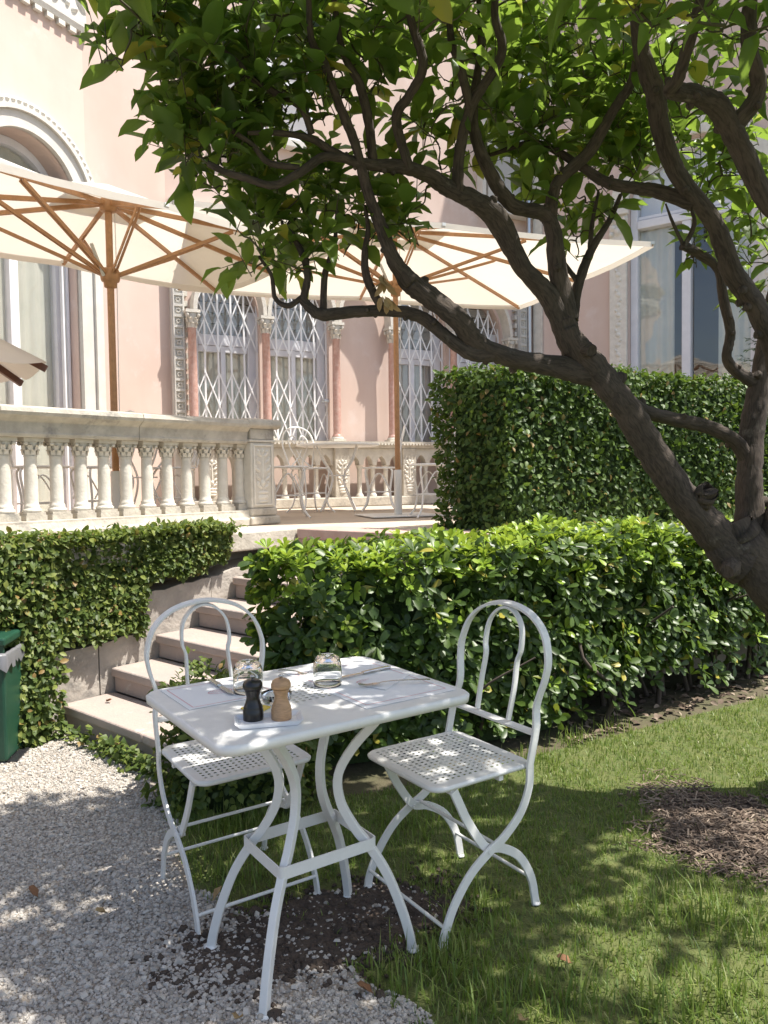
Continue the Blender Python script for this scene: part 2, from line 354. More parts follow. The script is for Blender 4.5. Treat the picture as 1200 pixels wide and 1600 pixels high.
# cheek wall of the stairs, stepped, grey and cracked
cw = empty('stair_side_wall', FS.pt(.3, 0, -.1)); tag(cw, 'cracked grey stair side wall stepping up under the ivy', 'wall')
def cheek(s0, s1, z1a, z1b, name):
    n = max(2, int((s1 - s0) / .06)); mb = MB(); r = random.Random(int(s0 * 100) + 5)
    top = [(s0 + (s1 - s0) * i / n, z1a + (z1b - z1a) * i / n + r.uniform(-.008, .008)) for i in range(n + 1)]
    vs = []
    for s, z in top: vs += [FS.pt(s, -.02, -.22), FS.pt(s, -.02, -.002 + r.uniform(-.003, .0)), FS.pt(s, z, -.002 + r.uniform(-.012, -.004)), FS.pt(s, z + r.uniform(-.01, .01), -.22)]
    fs = [(4 * i + k, 4 * i + (k + 1) % 4, 4 * i + 4 + (k + 1) % 4, 4 * i + 4 + k) for i in range(n) for k in range(4)] + [(3, 2, 1, 0), (4 * n, 4 * n + 1, 4 * n + 2, 4 * n + 3)]
    mb.add(vs, fs); return mb.build(name, M['cheek'], cw, True)
cheek(-.06, .225, .40, .425, 'wall_block'); cheek(.235, .52, .425, .45, 'wall_block'); cheek(.525, 1.0, .67, .71, 'wall_block'); cheek(1.004, 1.74, .71, T - .13, 'wall_block')
rw = empty('terrace_wall', FS.pt(-.5, 0, -.4)); tag(rw, 'long stone terrace wall and ledge under the balustrade, mostly hidden by ivy', 'wall')
mb = MB(); mb.fbox(FS, -2.8, 6 * TREAD - .004, 0, T - .125, -.50, -.225); mb.build('wall_body', M['cheek'], rw, True)
for i in range(4):
    a_, b_ = -2.8 + i * 1.135, -2.8 + (i + 1) * 1.135
    mb = MB(); mb.fbox(FS, a_ + .003, b_ - .003, T - .12, T + .003, -.5, .012); mb.build('ledge_slab', M['stone'], rw, True, .012, 3)

# ------------------------------------------------------------------ balustrade in front
qb = onz(440, 818, T); SB = (qb - FS.p0).dot(FS.e); DB = (qb - FS.p0).dot(FS.n)
FB = Fr(FS.p0 + FS.n * (DB - .155), FS.e)          # centre line of the balustrade
FB.n = FS.n
bal = empty('balustrade', FB.pt(0, T, 0)); tag(bal, 'weathered limestone balustrade with round columns and a carved end pillar, at the terrace edge', 'balustrade')
s_end = SB - .03; s_beg = -2.8
def frm_prof(c): return [(d, z) for d, z in c]
KZ = .80 / .735
ZR = T + .735 * KZ 
zb0, zb1 = T + .115, T + .565 * KZ + .003
mb = MB(); mb.fprofile(FB, s_beg, s_end - .235, [(-.13, T), (.13, T), (.13, T + .05), (.115, T + .06), (.105, T + .1), (.105, zb0), (-.105, zb0), (-.105, T + .1), (-.13, T + .05)]); mb.build('plinth', M['stone'], bal, True, .004)
prof = [(-.09, zb1), (.09, zb1), (.10, zb1 + .02), (.095, zb1 + .03), (.10, zb1 + .09), (.125, zb1 + .11), (.15, zb1 + .125), (.158, zb1 + .145), (.15, ZR - .008), (.12, ZR), (-.12, ZR), (-.15, ZR - .008), (-.158, zb1 + .145), (-.15, zb1 + .125), (-.1, zb1 + .09)]
nseg = 5
for i in range(nseg):
    a_, b_ = s_beg + (s_end - .24 - s_beg) * i / nseg, s_beg + (s_end - .24 - s_beg) * (i + 1) / nseg
    mb = MB(); mb.fprofile(FB, a_ + .0012, b_ - .0012, prof); mb.build('rail', M['stone'], bal, True, .005)
def fcol(s0, s1, z0, z1, w, name, m, par, bev=.006):
    mb = MB(); mb.fbox(FB, s0, s1, z0, z1, -w, w); return mb.build(name, m, par, True, bev)
# pillar
pc0, pc1 = s_end - .235, s_end + .0
pil = fcol(pc0, pc1, T + .12 * KZ, T + .58 * KZ, .118, 'pillar', M['stone_white'], bal)
fcol(pc0 - .03, pc1 + .03, T, T + .06 * KZ, .15, 'pillar_base', M['stone'], pil, .012)
fcol(pc0 - .015, pc1 + .015, T + .061 * KZ, T + .118 * KZ, .132, 'pillar_base_moulding', M['stone'], pil, .015)
fcol(pc0 - .012, pc1 + .012, T + .582 * KZ, T + .60 * KZ, .128, 'pillar_neck', M['stone_white'], pil)
fcol(pc0, pc1, T + .601 * KZ, T + .675 * KZ, .12, 'pillar_block', M['stone'], pil)
mb = MB(); mb.fprofile(FB, pc0 - .04, pc1 + .045, [(-.12, T + .676 * KZ), (.12, T + .676 * KZ), (.16, T + .69 * KZ), (.168, T + .71 * KZ), (.155, ZR + .004), (.12, ZR + .012), (-.12, ZR + .012), (-.155, ZR + .004), (-.168, T + .71 * KZ), (-.16, T + .69 * KZ)]); mb.build('pillar_cap', M['stone'], pil, True, .012, 3)
# carved relief: frame, vase, stem, leaves
rel = MB(); pm = (pc0 + pc1) / 2
for a_, b_, c_, d_ in [(-.095, -.082, .135, .565), (.082, .095, .135, .565), (-.0815, .0815, .135, .147), (-.0815, .0815, .553, .565)]:
    rel.fbox(FB, pm + a_, pm + b_, T + c_ * KZ, T + d_ * KZ, .1185, .128)
rel.build('relief_frame', M['carved'], pil, True, .003)
rv = MB()
def dome(mb, F, s, z, d, rs, rz, h, ang=0, n=8):
    vs = [F.pt(s, z, d + h)]; 
    for q, hh in ((.55, .75), (1, 0)):
        for k in range(n):
            a = 2 * math.pi * k / n; x, y = rs * q * math.cos(a), rz * q * math.sin(a)
            vs.append(F.pt(s + x * math.cos(ang) - y * math.sin(ang), z + x * math.sin(ang) + y * math.cos(ang), d + h * hh))
    fs = [(0, 1 + k, 1 + (k + 1) % n) for k in range(n)] + [(1 + k, 1 + n + k, 1 + n + (k + 1) % n, 1 + (k + 1) % n) for k in range(n)]
    mb.add(vs, fs, True)
def acanthus(mb, F, s, z, d, sc=1.0):
    for zz, rs, rz in [(.02, .045, .012), (.05, .05, .026), (.085, .056, .014)]: dome(mb, F, s, z + zz * sc, d, rs * sc, rz * sc, .014)
    dome(mb, F, s, z + .24 * sc, d, .008 * sc, .15 * sc, .01)
    for k, zz in enumerate([.13, .19, .25, .31, .36]):
        for sg in (-1, 1):
            w_ = (.034, .045, .05, .042, .03)[k] * sc
            dome(mb, F, s + sg * w_, z + zz * sc, d, .033 * sc, .013 * sc, .012, sg * .6)
            dome(mb, F, s + sg * w_ * 1.35, z + (zz + .022) * sc, d, .012 * sc, .016 * sc, .012, sg * -.4)
    dome(mb, F, s, z + .155 * sc, d, .022 * sc, .03 * sc, .016)
    dome(mb, F, s, z + .385 * sc, d, .014 * sc, .022 * sc, .013)
acanthus(rv, FB, pm, T + .145 * KZ, .118, 1.06); rv.build('carved_vase', M['carved'], pil, True)
# balusters, one mesh set shared
hb = zb1 - zb0
bs = MB(); bs.lathe([(.05, .045), (.055, .05), (.055, .058), (.047, .066), (.043, .072), (.046, .08), (.040, .086), (.038, .10), (.0378, .22), (.0355, .335), (.035, .345), (.039, .35), (.035, .356)], n=18)
me_sh = bs.mesh('baluster_shaft', M['stone_white'])
bb = MB(); bb.box(-.062, .062, -.062, .062, 0, .03).box(-.056, .056, -.056, .056, .0305, .045); me_bb = bb.mesh('baluster_base', M['stone'])
bc = MB(); bc.lathe([(.036, .356), (.038, .37), (.043, .40), (.052, .425), (.05, .428)], n=16)
for ring, (zz, rr, nn) in enumerate([(.375, .042, 8), (.40, .047, 8)]):
    for k in range(nn):
        a = 2 * math.pi * (k + .5 * ring) / nn; cx, cy = rr * math.cos(a), rr * math.sin(a); tx, ty = -math.sin(a), math.cos(a)
        bc.add([(cx - tx * .014, cy - ty * .014, zz - .018), (cx + tx * .014, cy + ty * .014, zz - .018), (cx * 1.18 + tx * .012, cy * 1.18 + ty * .012, zz + .012), (cx * 1.18 - tx * .012, cy * 1.18 - ty * .012, zz + .012), (cx * 1.38, cy * 1.38, zz + .006)], [(0, 1, 2, 3), (3, 2, 4)], True)
for sx in (-1, 1):
    for sy in (-1, 1): bc.lathe([(.002, .408), (.012, .413), (.014, .42), (.010, .428)], (sx * .043, sy * .043, 0), 8)
bc.box(-.058, .058, -.058, .058, .4285, .4490); me_bc = bc.mesh('baluster_capital', M['stone_white'])
bx = [6, 47, 87, 127, 161, 197, 230, 261, 292, 321, 348, 374]
ss = [FB.hit(x, 745)[0] for x in bx]; dsp = (ss[-1] - ss[0]) / 11
print('baluster s', [round(x, 3) for x in ss], 'pillar', pc0, pc1, 'DB', DB)
rzb = math.atan2(FB.e.y, FB.e.x)
for k in range(-7, 12):
    s = ss[-1] - (11 - k) * dsp
    p = FB.pt(s, zb0, 0) - bal.location
    o = inst('baluster', me_sh, bal, p, (0, 0, rzb), (1.04, 1.04, hb / .45)); inst('base', me_bb, o); inst('capital', me_bc, o)

# ------------------------------------------------------------------ villa
va = Vector((-3.13, 8.34, 0)); vb = Vector((-2.47, 9.0, 0)); vc = Vector((2.14, 11.40, 0))
FA = Fr(va, (-.46, -.89)); FBk = Fr(va, vb - va); FC = Fr(vb, vc - vb); FD = Fr(vc, (.82, -.57))
LC = (vc - vb).length; LBk = (vb - va).length
villa = empty('villa', FC.pt(LC / 2, T, 0)); tag(villa, 'pink stucco villa with white stone trim, arched windows and pointed arcade', 'building')
def outline(sc, hw, zs, rise, n=14):
    if abs(rise - hw) < 1e-6:
        return [(sc - hw * math.cos(math.pi * i / (2 * n)), zs + hw * math.sin(math.pi * i / (2 * n))) for i in range(2 * n + 1)]
    R = (hw * hw + rise * rise) / (2 * hw); a1 = math.atan2(rise, R - hw); out = []
    for i in range(n + 1):
        a = a1 * i / n; out.append((sc - hw + R - R * math.cos(a), zs + R * math.sin(a)))
    return out + [(2 * sc - s, z) for s, z in out[-2::-1]]
def arch_wall(mb, F, s0, s1, z0, z1, sc, hw, zsill, zs, rise, depth=.2):
    def q(a, b, c, d): mb.add([F.pt(*a), F.pt(*b), F.pt(*c), F.pt(*d)], [(0, 1, 2, 3)])
    o = outline(sc, hw, zs, rise)
    if zsill > z0: q((s0, z0), (s1, z0), (s1, zsill), (s0, zsill))
    q((s0, zsill), (sc - hw, zsill), (sc - hw, z1), (s0, z1)); q((sc + hw, zsill), (s1, zsill), (s1, z1), (sc + hw, z1))
    for a, b in zip(o[:-1], o[1:]): q(a, b, (b[0], z1), (a[0], z1))
    path = [(sc - hw, zsill)] + o + [(sc + hw, zsill)]
    for a, b in zip(path, path[1:] + path[:1]): q((a[0], a[1], 0), (b[0], b[1], 0), (b[0], b[1], -depth), (a[0], a[1], -depth))
def arch_band(mb, F, sc, hw, wd, zs, rise, zbot, d0, d1, n=14):
    i_ = [(sc - hw, zbot)] + outline(sc, hw, zs, rise, n) + [(sc + hw, zbot)]
    ro = rise + wd if abs(rise - hw) < 1e-6 else rise + wd * 1.25
    o_ = [(sc - hw - wd, zbot)] + outline(sc, hw + wd, zs, ro, n) + [(sc + hw + wd, zbot)]
    m_ = len(i_); vs = []
    for (a, b) in zip(i_, o_): vs += [F.pt(*a, d0), F.pt(*a, d1), F.pt(*b, d1), F.pt(*b, d0)]
    mb.add(vs, [(4 * k + j, 4 * k + (j + 1) % 4, 4 * k + 4 + (j + 1) % 4, 4 * k + 4 + j) for k in range(m_ - 1) for j in range(4)] + [(3, 2, 1, 0), tuple(4 * (m_ - 1) + j for j in range(4))])
def sheet(mb, F, s0, s1, z0, z1, d, amp=.03, per=.11, n=60):
    vs = []
    for i in range(n + 1):
        s = s0 + (s1 - s0) * i / n; dd = d + amp * math.sin(2 * math.pi * s / per + .7 * math.sin(s * 9)); vs += [F.pt(s, z0, dd), F.pt(s, z1, dd)]
    mb.add(vs, [(2 * i, 2 * i + 2, 2 * i + 3, 2 * i + 1) for i in range(n)], True)
def room(F, s0, s1, z0, z1, par, dep=1.6, d0=-.32):
    mb = MB(); P = F.pt
    mb.add([P(s0, z0, d0), P(s1, z0, d0), P(s1, z1, d0), P(s0, z1, d0), P(s0, z0, d0 - dep), P(s1, z0, d0 - dep), P(s1, z1, d0 - dep), P(s0, z1, d0 - dep)], [(0, 1, 5, 4), (1, 2, 6, 5), (2, 3, 7, 6), (3, 0, 4, 7), (4, 5, 6, 7)])
    return mb.build('room', M['room'], par, True)
ZT = 10.5
# --- wall A (left) with the tall round arch
ZSA = 4.5 * .93 - .02; HA = .60
s_ap = FA.hit(38, 170)[0]; z_ap = FA.hit(38, 160)[1]; s_out = FA.hit(154, 430)[0]; HO = s_ap - s_out; BW = FA.hit(124, 500)[0] - s_out
HA = HO - BW; ZSA = z_ap - HO
print('arch A', s_ap, z_ap, HO, BW, ZSA)
wa = MB(); arch_wall(wa, FA, 0, s_ap + 1.3, T - .05, 7.3, s_ap, HA, T, ZSA, HA, .34)
wa.add([FA.pt(s_ap + 1.3, T, 0), FA.pt(7, T, 0), FA.pt(7, 7.3, 0), FA.pt(s_ap + 1.3, 7.3, 0)], [(0, 1, 2, 3)])
wall_a = wa.build('left_wall', M['pink'], villa, True)
ab = MB(); arch_band(ab, FA, s_ap, HA, BW * .55, ZSA, HA, T, -.02, .05); ab.build('arch_surround', M['stucco_white'], wall_a, True)
ab = MB(); arch_band(ab, FA, s_ap, HA + BW * .56, BW * .16, ZSA, HA + BW * .56, T, -.02, .085); ab.build('arch_moulding', M['stucco_white'], wall_a, True)
ab = MB(); arch_band(ab, FA, s_ap, HA + BW * .73, BW * .27, ZSA, HA + BW * .73, T, -.02, .06); ab.build('arch_outer_band', M['stucco_white'], wall_a, True)
dz = MB()
for i in range(40):                                  # bead row round the arch
    a = math.pi * i / 39; rr = HA + BW * .865
    dome(dz, FA, s_ap - rr * math.cos(a), ZSA + rr * math.sin(a), .06, .028, .018, .02, math.pi / 2 - a if a else 1.57)
dz.build('bead_row', M['stucco_white'], wall_a, True)
wA = MB(); arch_band(wA, FA, s_ap, HA - .085, .08, ZSA, HA - .085, T, -.33, -.24); win = wA.build('arched_window', M['frame_paint'], villa, True)
for sa, sb_ in [(s_ap - .05, s_ap + .05)]:
    mb = MB(); mb.fbox(FA, sa, sb_, T, ZSA - .08, -.325, -.235); mb.build('mullion', M['frame_paint'], win, True, .006)
mb = MB(); mb.fbox(FA, s_ap - HA + .09, s_ap + HA - .09, ZSA - .078, ZSA + .06, -.322, -.225); mb.build('transom', M['frame_paint'], win, True, .006)
mb = MB(); mb.fbox(FA, s_ap - HA + .03, s_ap + HA - .03, ZSA + .16, ZSA + .27, -.2, -.06); mb.build('shutter_box', M['stucco_white'], win, True, .02)
mb = MB(); mb.fbox(FA, s_ap - HA - .02, s_ap + HA + .02, T, ZSA + HA, -.292, -.288); mb.build('glass_pane', M['pane'], win, True)
mb = MB(); sheet(mb, FA, s_ap - HA, s_ap + HA, T, ZSA + HA, -.325, .010, .13); mb.build('curtain', M['curtain'], win, True)
for ds_, wd in ((.012, .03), (.075, .022)):          # folding shutter rails in the reveal
    mb = MB(); mb.fbox(FA, s_ap - HA + ds_, s_ap - HA + ds_ + wd, T, ZSA, -.17, -.13); mb.build('shutter_rail', M['frame_paint'], win, True, .004)
room(FA, s_ap - HA - .1, s_ap + HA + .1, T - .1, ZSA + HA + .1, win, 1.4, -.345)
# cornice and frieze on wall A
zc = FA.hit(145, 66)[1]
co = MB(); co.fprofile(FA, -.04, 7, [(.002, zc), (.05, zc), (.07, zc + .05), (.07, zc + .10), (.03, zc + .115), (.03, zc + .50), (.09, zc + .52), (.14, zc + .60), (.16, zc + .68), (.002, zc + .68)]); cor = co.build('cornice', M['stucco_white'], wall_a, True)
fz = MB()
for i in range(26):
    s = .03 + i * .24
    for a, b, rs, rz, an in [(0, .28, .10, .035, .7), (.08, .2, .06, .03, -.6), (.14, .34, .05, .03, .4), (.05, .38, .03, .03, 0), (.17, .22, .035, .03, 0)]: dome(fz, FA, s + a, zc + b, .03, rs, rz, .03, an)
fz.build('frieze_scrolls', M['stucco_white'], wall_a, True)
dn = MB()
for i in range(50): dn.fbox(FA, -.03 + i * .14, .05 + i * .14, zc - .05, zc - .002, .004, .05)
dn.build('dentils', M['stucco_white'], wall_a, True)
# --- wall B
wb = MB(); wb.fbox(FBk, .0, LBk, T - .05, ZT, -.3, 0); wb.build('return_wall', M['pink'], villa, True)
# --- wall C : arcade
cx_ = [302, 417, 526, 613, 709, 797]
cs = [FC.hit(x, 600, .16)[0] for x in cx_]; print('cols', [round(c, 2) for c in cs], 'LC', LC)
ZP = FC.hit(526, 690, .25)[1]; ZCAP = FC.hit(526, 505, .16)[1]; print('ZP', ZP, 'ZCAP', ZCAP)
wins = [(0, 1), (1, 2), (3, 4), (4, 5)]
segs = []; wc = MB(); prev = 0
RISE = .62
for a, b in wins:
    m0 = (cs[a] + cs[b]) / 2; hw = (cs[b] - cs[a]) / 2 - .03
    s0, s1 = cs[a], cs[b]
    if s0 > prev + 1e-4: wc.add([FC.pt(prev, T - .05), FC.pt(s0, T - .05), FC.pt(s0, ZT), FC.pt(prev, ZT)], [(0, 1, 2, 3)])
    arch_wall(wc, FC, s0, s1, T - .05, ZT, m0, hw, ZP - .02, ZCAP, RISE, .22); prev = s1; segs.append((m0, hw))
wc.add([FC.pt(prev, T - .05), FC.pt(LC + .02, T - .05), FC.pt(LC + .02, ZT), FC.pt(prev, ZT)], [(0, 1, 2, 3)])
wall_c = wc.build('arcade_wall', M['pink'], villa, True)
# moulded pointed arches from column to column
for a, b in [(0, 1), (1, 2), (2, 3), (3, 4), (4, 5)]:
    m0 = (cs[a] + cs[b]) / 2; hw = (cs[b] - cs[a]) / 2 - .05
    ar = MB(); arch_band(ar, FC, m0, hw, .048, ZCAP + .002, RISE + .05, ZCAP + .001, .06, .24); ar.build('pointed_arch', M['stone_white'], wall_c, True, .008)
# marble columns
sh = MB(); Hc = ZCAP - ZP
sh.lathe([(.066, .065), (.07, .075), (.06, .085), (.054, .095), (.052, .115), (.051, Hc * .5), (.046, Hc - .215), (.052, Hc - .21), (.046, Hc - .20)], n=18); me_cs = sh.mesh('column', M['rose_marble'])
cb = MB(); cb.box(-.085, .085, -.085, .085, 0, .035).lathe([(.08, .035), (.083, .048), (.07, .06), (.067, .065)], n=18); me_cb = cb.mesh('column_base', M['stone_white'])
cc = MB(); cc.lathe([(.066, Hc - .225), (.07, Hc - .2), (.085, Hc - .11), (.11, Hc - .045), (.10, Hc - .04)], n=16)
for ring, (zz, rr) in enumerate([(Hc - .19, .078), (Hc - .13, .09)]):
    for k in range(8):
        a = 2 * math.pi * (k + .5 * ring) / 8; c_, s_ = math.cos(a), math.sin(a)
        cc.add([(rr * c_ + s_ * .03, rr * s_ - c_ * .03, zz - .035), (rr * c_ - s_ * .03, rr * s_ + c_ * .03, zz - .035), (rr * 1.2 * c_ - s_ * .026, rr * 1.2 * s_ + c_ * .026, zz + .03), (rr * 1.2 * c_ + s_ * .026, rr * 1.2 * s_ - c_ * .026, zz + .03), (rr * 1.5 * c_, rr * 1.5 * s_, zz + .018)], [(0, 1, 2, 3), (3, 2, 4)], True)
for sx in (-1, 1):
    for sy in (-1, 1): cc.lathe([(.005, Hc - .10), (.026, Hc - .085), (.03, Hc - .065), (.02, Hc - .042)], (sx * .09, sy * .09, 0), 8)
cc.box(-.12, .12, -.12, .12, Hc - .04, Hc - .001); cc.v = [(x * .70, y * .70, Hc + (z - Hc) * .9) for x, y, z in cc.v]; me_cc = cc.mesh('column_capital', M['stone_white'])
rzc = math.atan2(FC.e.y, FC.e.x)
for s in cs:
    o = inst('column', me_cs, villa, FC.pt(s, ZP, .16) - villa.location, (0, 0, rzc)); inst('base', me_cb, o); inst('capital', me_cc, o)
# windows behind the grilles
for i, (m0, hw) in enumerate(segs):
    wd = MB(); F = FC
    for a, b, c, d in [(m0 - hw + .002, m0 - hw + .11, ZP, ZCAP + .1), (m0 + hw - .11, m0 + hw - .002, ZP, ZCAP + .1)]: wd.fbox(F, a, b, c, d, -.215, -.13)
    wd.fbox(F, m0 - hw + .112, m0 + hw - .112, ZCAP - .33, ZCAP - .2, -.213, -.135)
    wd.fbox(F, m0 - .03, m0 + .03, ZP, ZCAP - .332, -.21, -.14)
    win = wd.build('gothic_window', M['frame_paint'], villa, True, .006)
    mb = MB(); mb.fbox(F, m0 - hw + .112, m0 + hw - .112, ZCAP - .41, ZCAP - .332, -.21, -.15); mb.build('sash', M['frame_paint'], win, True, .006)
    mb = MB(); mb.fbox(F, m0 - hw, m0 + hw, ZP, ZCAP + RISE, -.182, -.179); mb.build('glass_pane', M['pane'], win, True)
    mb = MB(); sheet(mb, F, m0 - hw, m0 + hw, ZP, ZCAP + .2, -.225, .014, .12); mb.build('curtain', M['curtain'] if i < 2 else M['curtain_grey'], win, True)
    mb = MB()
    for k in range(6): mb.fbox(F, m0 - hw, m0 + hw, ZCAP - .18 + k * .13, ZCAP - .07 + k * .13, -.24, -.21)
    mb.build('roller_blind', M['curtain_grey'], win, True)
    room(F, m0 - hw - .05, m0 + hw + .05, ZP - .1, ZCAP + RISE + .1, win, 1.2, -.222)
    gr = MB(); gr.fbox(F, m0 - hw, m0 + hw, ZP + .0, ZP + .022, -.085, -.055); gr = gr.build('folding_grille', M['grille_paint'], villa, True)
    nb = 6; gap = 2 * hw / (nb - 1); off = wloc(gr)
    zt = ZCAP + .42
    if i == 0:
        q = MB(); q.box(-.011, .011, -.008, .008, 0, zt - ZP - .02); me_bar = q.mesh('grille_bar', M['grille_paint'])
        L_ = math.hypot(gap, .27); q = MB(); q.box(-.0075, .0075, -.003, .003, 0, 1.0); me_st = q.mesh('grille_strip', M['grille_paint'])
    for k in range(nb):
        s = m0 - hw + .012 + k * (2 * hw - .024) / (nb - 1)
        inst('bar', me_bar, gr, F.pt(s, ZP + .02, -.07) - off, (0, 0, rzc))
        if k == nb - 1: break
        for z0 in [ZP + .03 + .40 * j for j in range(2)] + [ZCAP - .42 + .40 * j for j in range(2)]:
            for sg in (0, 1):
                p = F.pt(s + gap * sg, z0, -.06 + .008 * sg); v = F.e * (gap * (1 - 2 * sg)) + Vector((0, 0, .40))
                o = inst('strip', me_st, gr, p - off); x_ = v.normalized(); y_ = F.n; w_ = y_.cross(x_).normalized()
                o.matrix_local = Matrix.Translation(p - off) @ Matrix((w_, y_, x_)).transposed().to_4x4() @ Matrix.Diagonal((1, 1, v.length, 1))
# rosette strips either side of the arcade
ros = MB(); 
for a, b, c, d in [(-.06, .06, 0, .012), (-.06, .06, .108, .12), (-.06, -.048, .0125, .1075), (.048, .06, .0125, .1075)]: ros.box(a, b, -.012, .012, c, d)
for k in range(8):
    a = math.pi * k / 4; x, z = .022 * math.cos(a), .06 + .022 * math.sin(a)
    ros.add([(x - .012, 0, z), (x, -.0, z - .012), (x + .012, 0, z), (x, 0, z + .012), (x, -.012, z)], [(0, 1, 4), (1, 2, 4), (2, 3, 4), (3, 0, 4)])
me_ros = ros.mesh('rosette_panel', M['stucco_white'])
for px in (280, 817):
    s = FC.hit(px, 560, .1)[0]; mb = MB(); mb.fbox(FC, s - .075, s + .075, T, ZCAP + 1.2, .002, .1); stp = mb.build('rosette_strip', M['stucco_white'], villa, True, .004)
    mb = MB()
    for k in range(20): mb.fbox(FC, s + (.078 if px < 500 else -.118), s + (.118 if px < 500 else -.078), ZP + k * .12, ZP + .06 + k * .12, .002, .07)
    mb.build('dentil_edge', M['stone_white'], stp, True)
    for k in range(24):
        inst('panel', me_ros, stp, FC.pt(s, ZP - .15 + k * .122, .112) - wloc(stp), (0, 0, rzc + (0 if FC.n.y < 0 else math.pi)))
# parapet of the arcade with little columns and trefoil heads
PD0, PD1 = .17, .40
zpf = T + .12; zpa = ZP - .30
mb = MB(); mb.fbox(FC, .02, LC, T, T + .115, PD0 - .01, PD1 + .03); par = mb.build('parapet', M['stone'], villa, True, .012)
mb = MB(); mb.fprofile(FC, .02, LC, [(PD0 - .03, ZP - .085), (PD1, ZP - .085), (PD1 + .02, ZP - .05), (PD1 + .05, ZP - .03), (PD1 + .05, ZP - .003), (PD0 - .03, ZP - .003)]); mb.build('parapet_rail', M['stone'], par, True)
mb = MB()
for k in range(110): mb.fbox(FC, .04 + k * .046, .066 + k * .046, ZP - .048, ZP - .026, PD1 + .03, PD1 + .058)
mb.build('parapet_dentils', M['stone_white'], par, True)
pn = MB(); pn.lathe([(.05, .0), (.05, .02), (.036, .035), (.03, .05), (.029, .30), (.034, .31), (.029, .32), (.045, .37), (.05, .375)], n=12); me_pn = pn.mesh('colonnette', M['stone_white'])
piers = [FC.hit(x, 740, PD1)[0] for x in (331, 535, 640, 800)]
kz = (zpa - zpf) / .375
mb = MB(); zh = ZP - .088
def colo_range(a, b, n):
    dx = (b - a) / n
    for k in range(n + 1):
        if 0 < k < n:
            inst('colonnette', me_pn, par, FC.pt(a + k * dx, zpf - .004, (PD0 + PD1) / 2) - wloc(par), None, (1, 1, kz))
    for k in range(n):
        c0, c1 = a + k * dx + .028, a + (k + 1) * dx - .028; m_ = (c0 + c1) / 2; h_ = (c1 - c0) / 2
        hd = outline(m_, h_, zpa + .005, h_ * 1.7, 6)
        for dd in (PD0 + .05, PD1 - .05):
            for p, q in zip(hd[:-1], hd[1:]): mb.add([FC.pt(p[0], p[1], dd), FC.pt(q[0], q[1], dd), FC.pt(q[0], zh, dd), FC.pt(p[0], zh, dd)], [(0, 1, 2, 3)])
            for e0, e1 in ((c0 - .028, c0), (c1, c1 + .028)): mb.add([FC.pt(e0, zpa, dd), FC.pt(e1, zpa, dd), FC.pt(e1, zh, dd), FC.pt(e0, zh, dd)], [(0, 1, 2, 3)])
        pth = [(c0 - .028, zpa)] + hd + [(c1 + .028, zpa)]
        for p, q in zip(pth[:-1], pth[1:]): mb.add([FC.pt(p[0], p[1], PD0 + .05), FC.pt(q[0], q[1], PD0 + .05), FC.pt(q[0], q[1], PD1 - .05), FC.pt(p[0], p[1], PD1 - .05)], [(0, 1, 2, 3)])
ed = [.06] + [p for p in piers] + [LC - .05]
for i, (a, b) in enumerate(zip(ed[:-1], ed[1:])):
    a2, b2 = a + (.10 if i else 0), b - (.10 if i < len(ed) - 2 else 0); colo_range(a2, b2, max(2, round((b2 - a2) / .195)))
mb.build('trefoil_heads', M['stone_white'], par, True)
for p in piers:
    mb = MB(); mb.fbox(FC, p - .098, p + .098, zpf - .004, zh + .001, PD0, PD1 + .01); pr = mb.build('pier', M['stone'], par, True, .006)
    rv = MB(); acanthus(rv, FC, p, zpf + .04, PD1 + .011, 1.05); rv.build('carved_panel', M['carved'], pr, True)
# upper storey: shuttered window and pointed window
su, zu0 = FC.hit(415, 215); _, zu1 = FC.hit(415, 40)
mb = MB(); mb.fbox(FC, su - .62, su + .62, zu0 - .1, zu0 - .003, .002, .12); up = mb.build('upper_window', M['stucco_white'], villa, True, .01)
q = MB(); q.add([(-.23, .03, 0), (.23, .03, 0), (.23, .0, .045), (-.23, .0, .045), (-.23, .036, 0), (.23, .036, 0), (.23, .006, .045), (-.23, .006, .045)], [(0, 1, 2, 3), (7, 6, 5, 4), (0, 4, 5, 1), (2, 6, 7, 3)]); me_sl = q.mesh('louvre', M['frame_paint'])
for sg in (-1, 1):
    c = su + sg * .31; f = MB()
    for a, b in ((c - .29, c - .235), (c + .235, c + .29)): f.fbox(FC, a, b, zu0, zu1, .005, .05)
    for a, b in ((zu0, zu0 + .08), (zu1 - .08, zu1), ((zu0 + zu1) / 2 - .03, (zu0 + zu1) / 2 + .03)): f.fbox(FC, c - .2345, c + .2345, a, b, .007, .048)
    f = f.build('shutter', M['frame_paint'], up, True)
    for k in range(int((zu1 - zu0 - .16) / .055)): inst('slat', me_sl, f, FC.pt(c, zu0 + .085 + k * .055, .045) - wloc(f), (0, 0, rzc))
s2, z2 = FC.hit(815, 330); z2b = FC.hit(815, 235)[1]
mb = MB(); arch_band(mb, FC, s2, .52, .14, z2b, .9, z2, .002, .10); up2 = mb.build('upper_window', M['stucco_white'], villa, True, .01)
mb = MB(); arch_band(mb, FC, s2, .72, .06, z2b, 1.2, z2, .002, .14); mb.build('hood_moulding', M['stucco_white'], up2, True)
mb = MB(); mb.fbox(FC, s2 - .519, s2 + .519, z2, z2b + .2, .003, .02); mb.build('blind', M['curtain_grey'], up2, True)
mb = MB(); mb.fbox(FC, s2 - .8, s2 + .8, z2 - .14, z2 - .003, .002, .16); mb.build('sill', M['stucco_white'], up2, True, .01)
mb = MB(); mb.fbox(FC, .02, LC - .02, z2 - .75, z2 - .6, .002, .09); mb.build('string_course', M['stucco_white'], wall_c, True, .015)
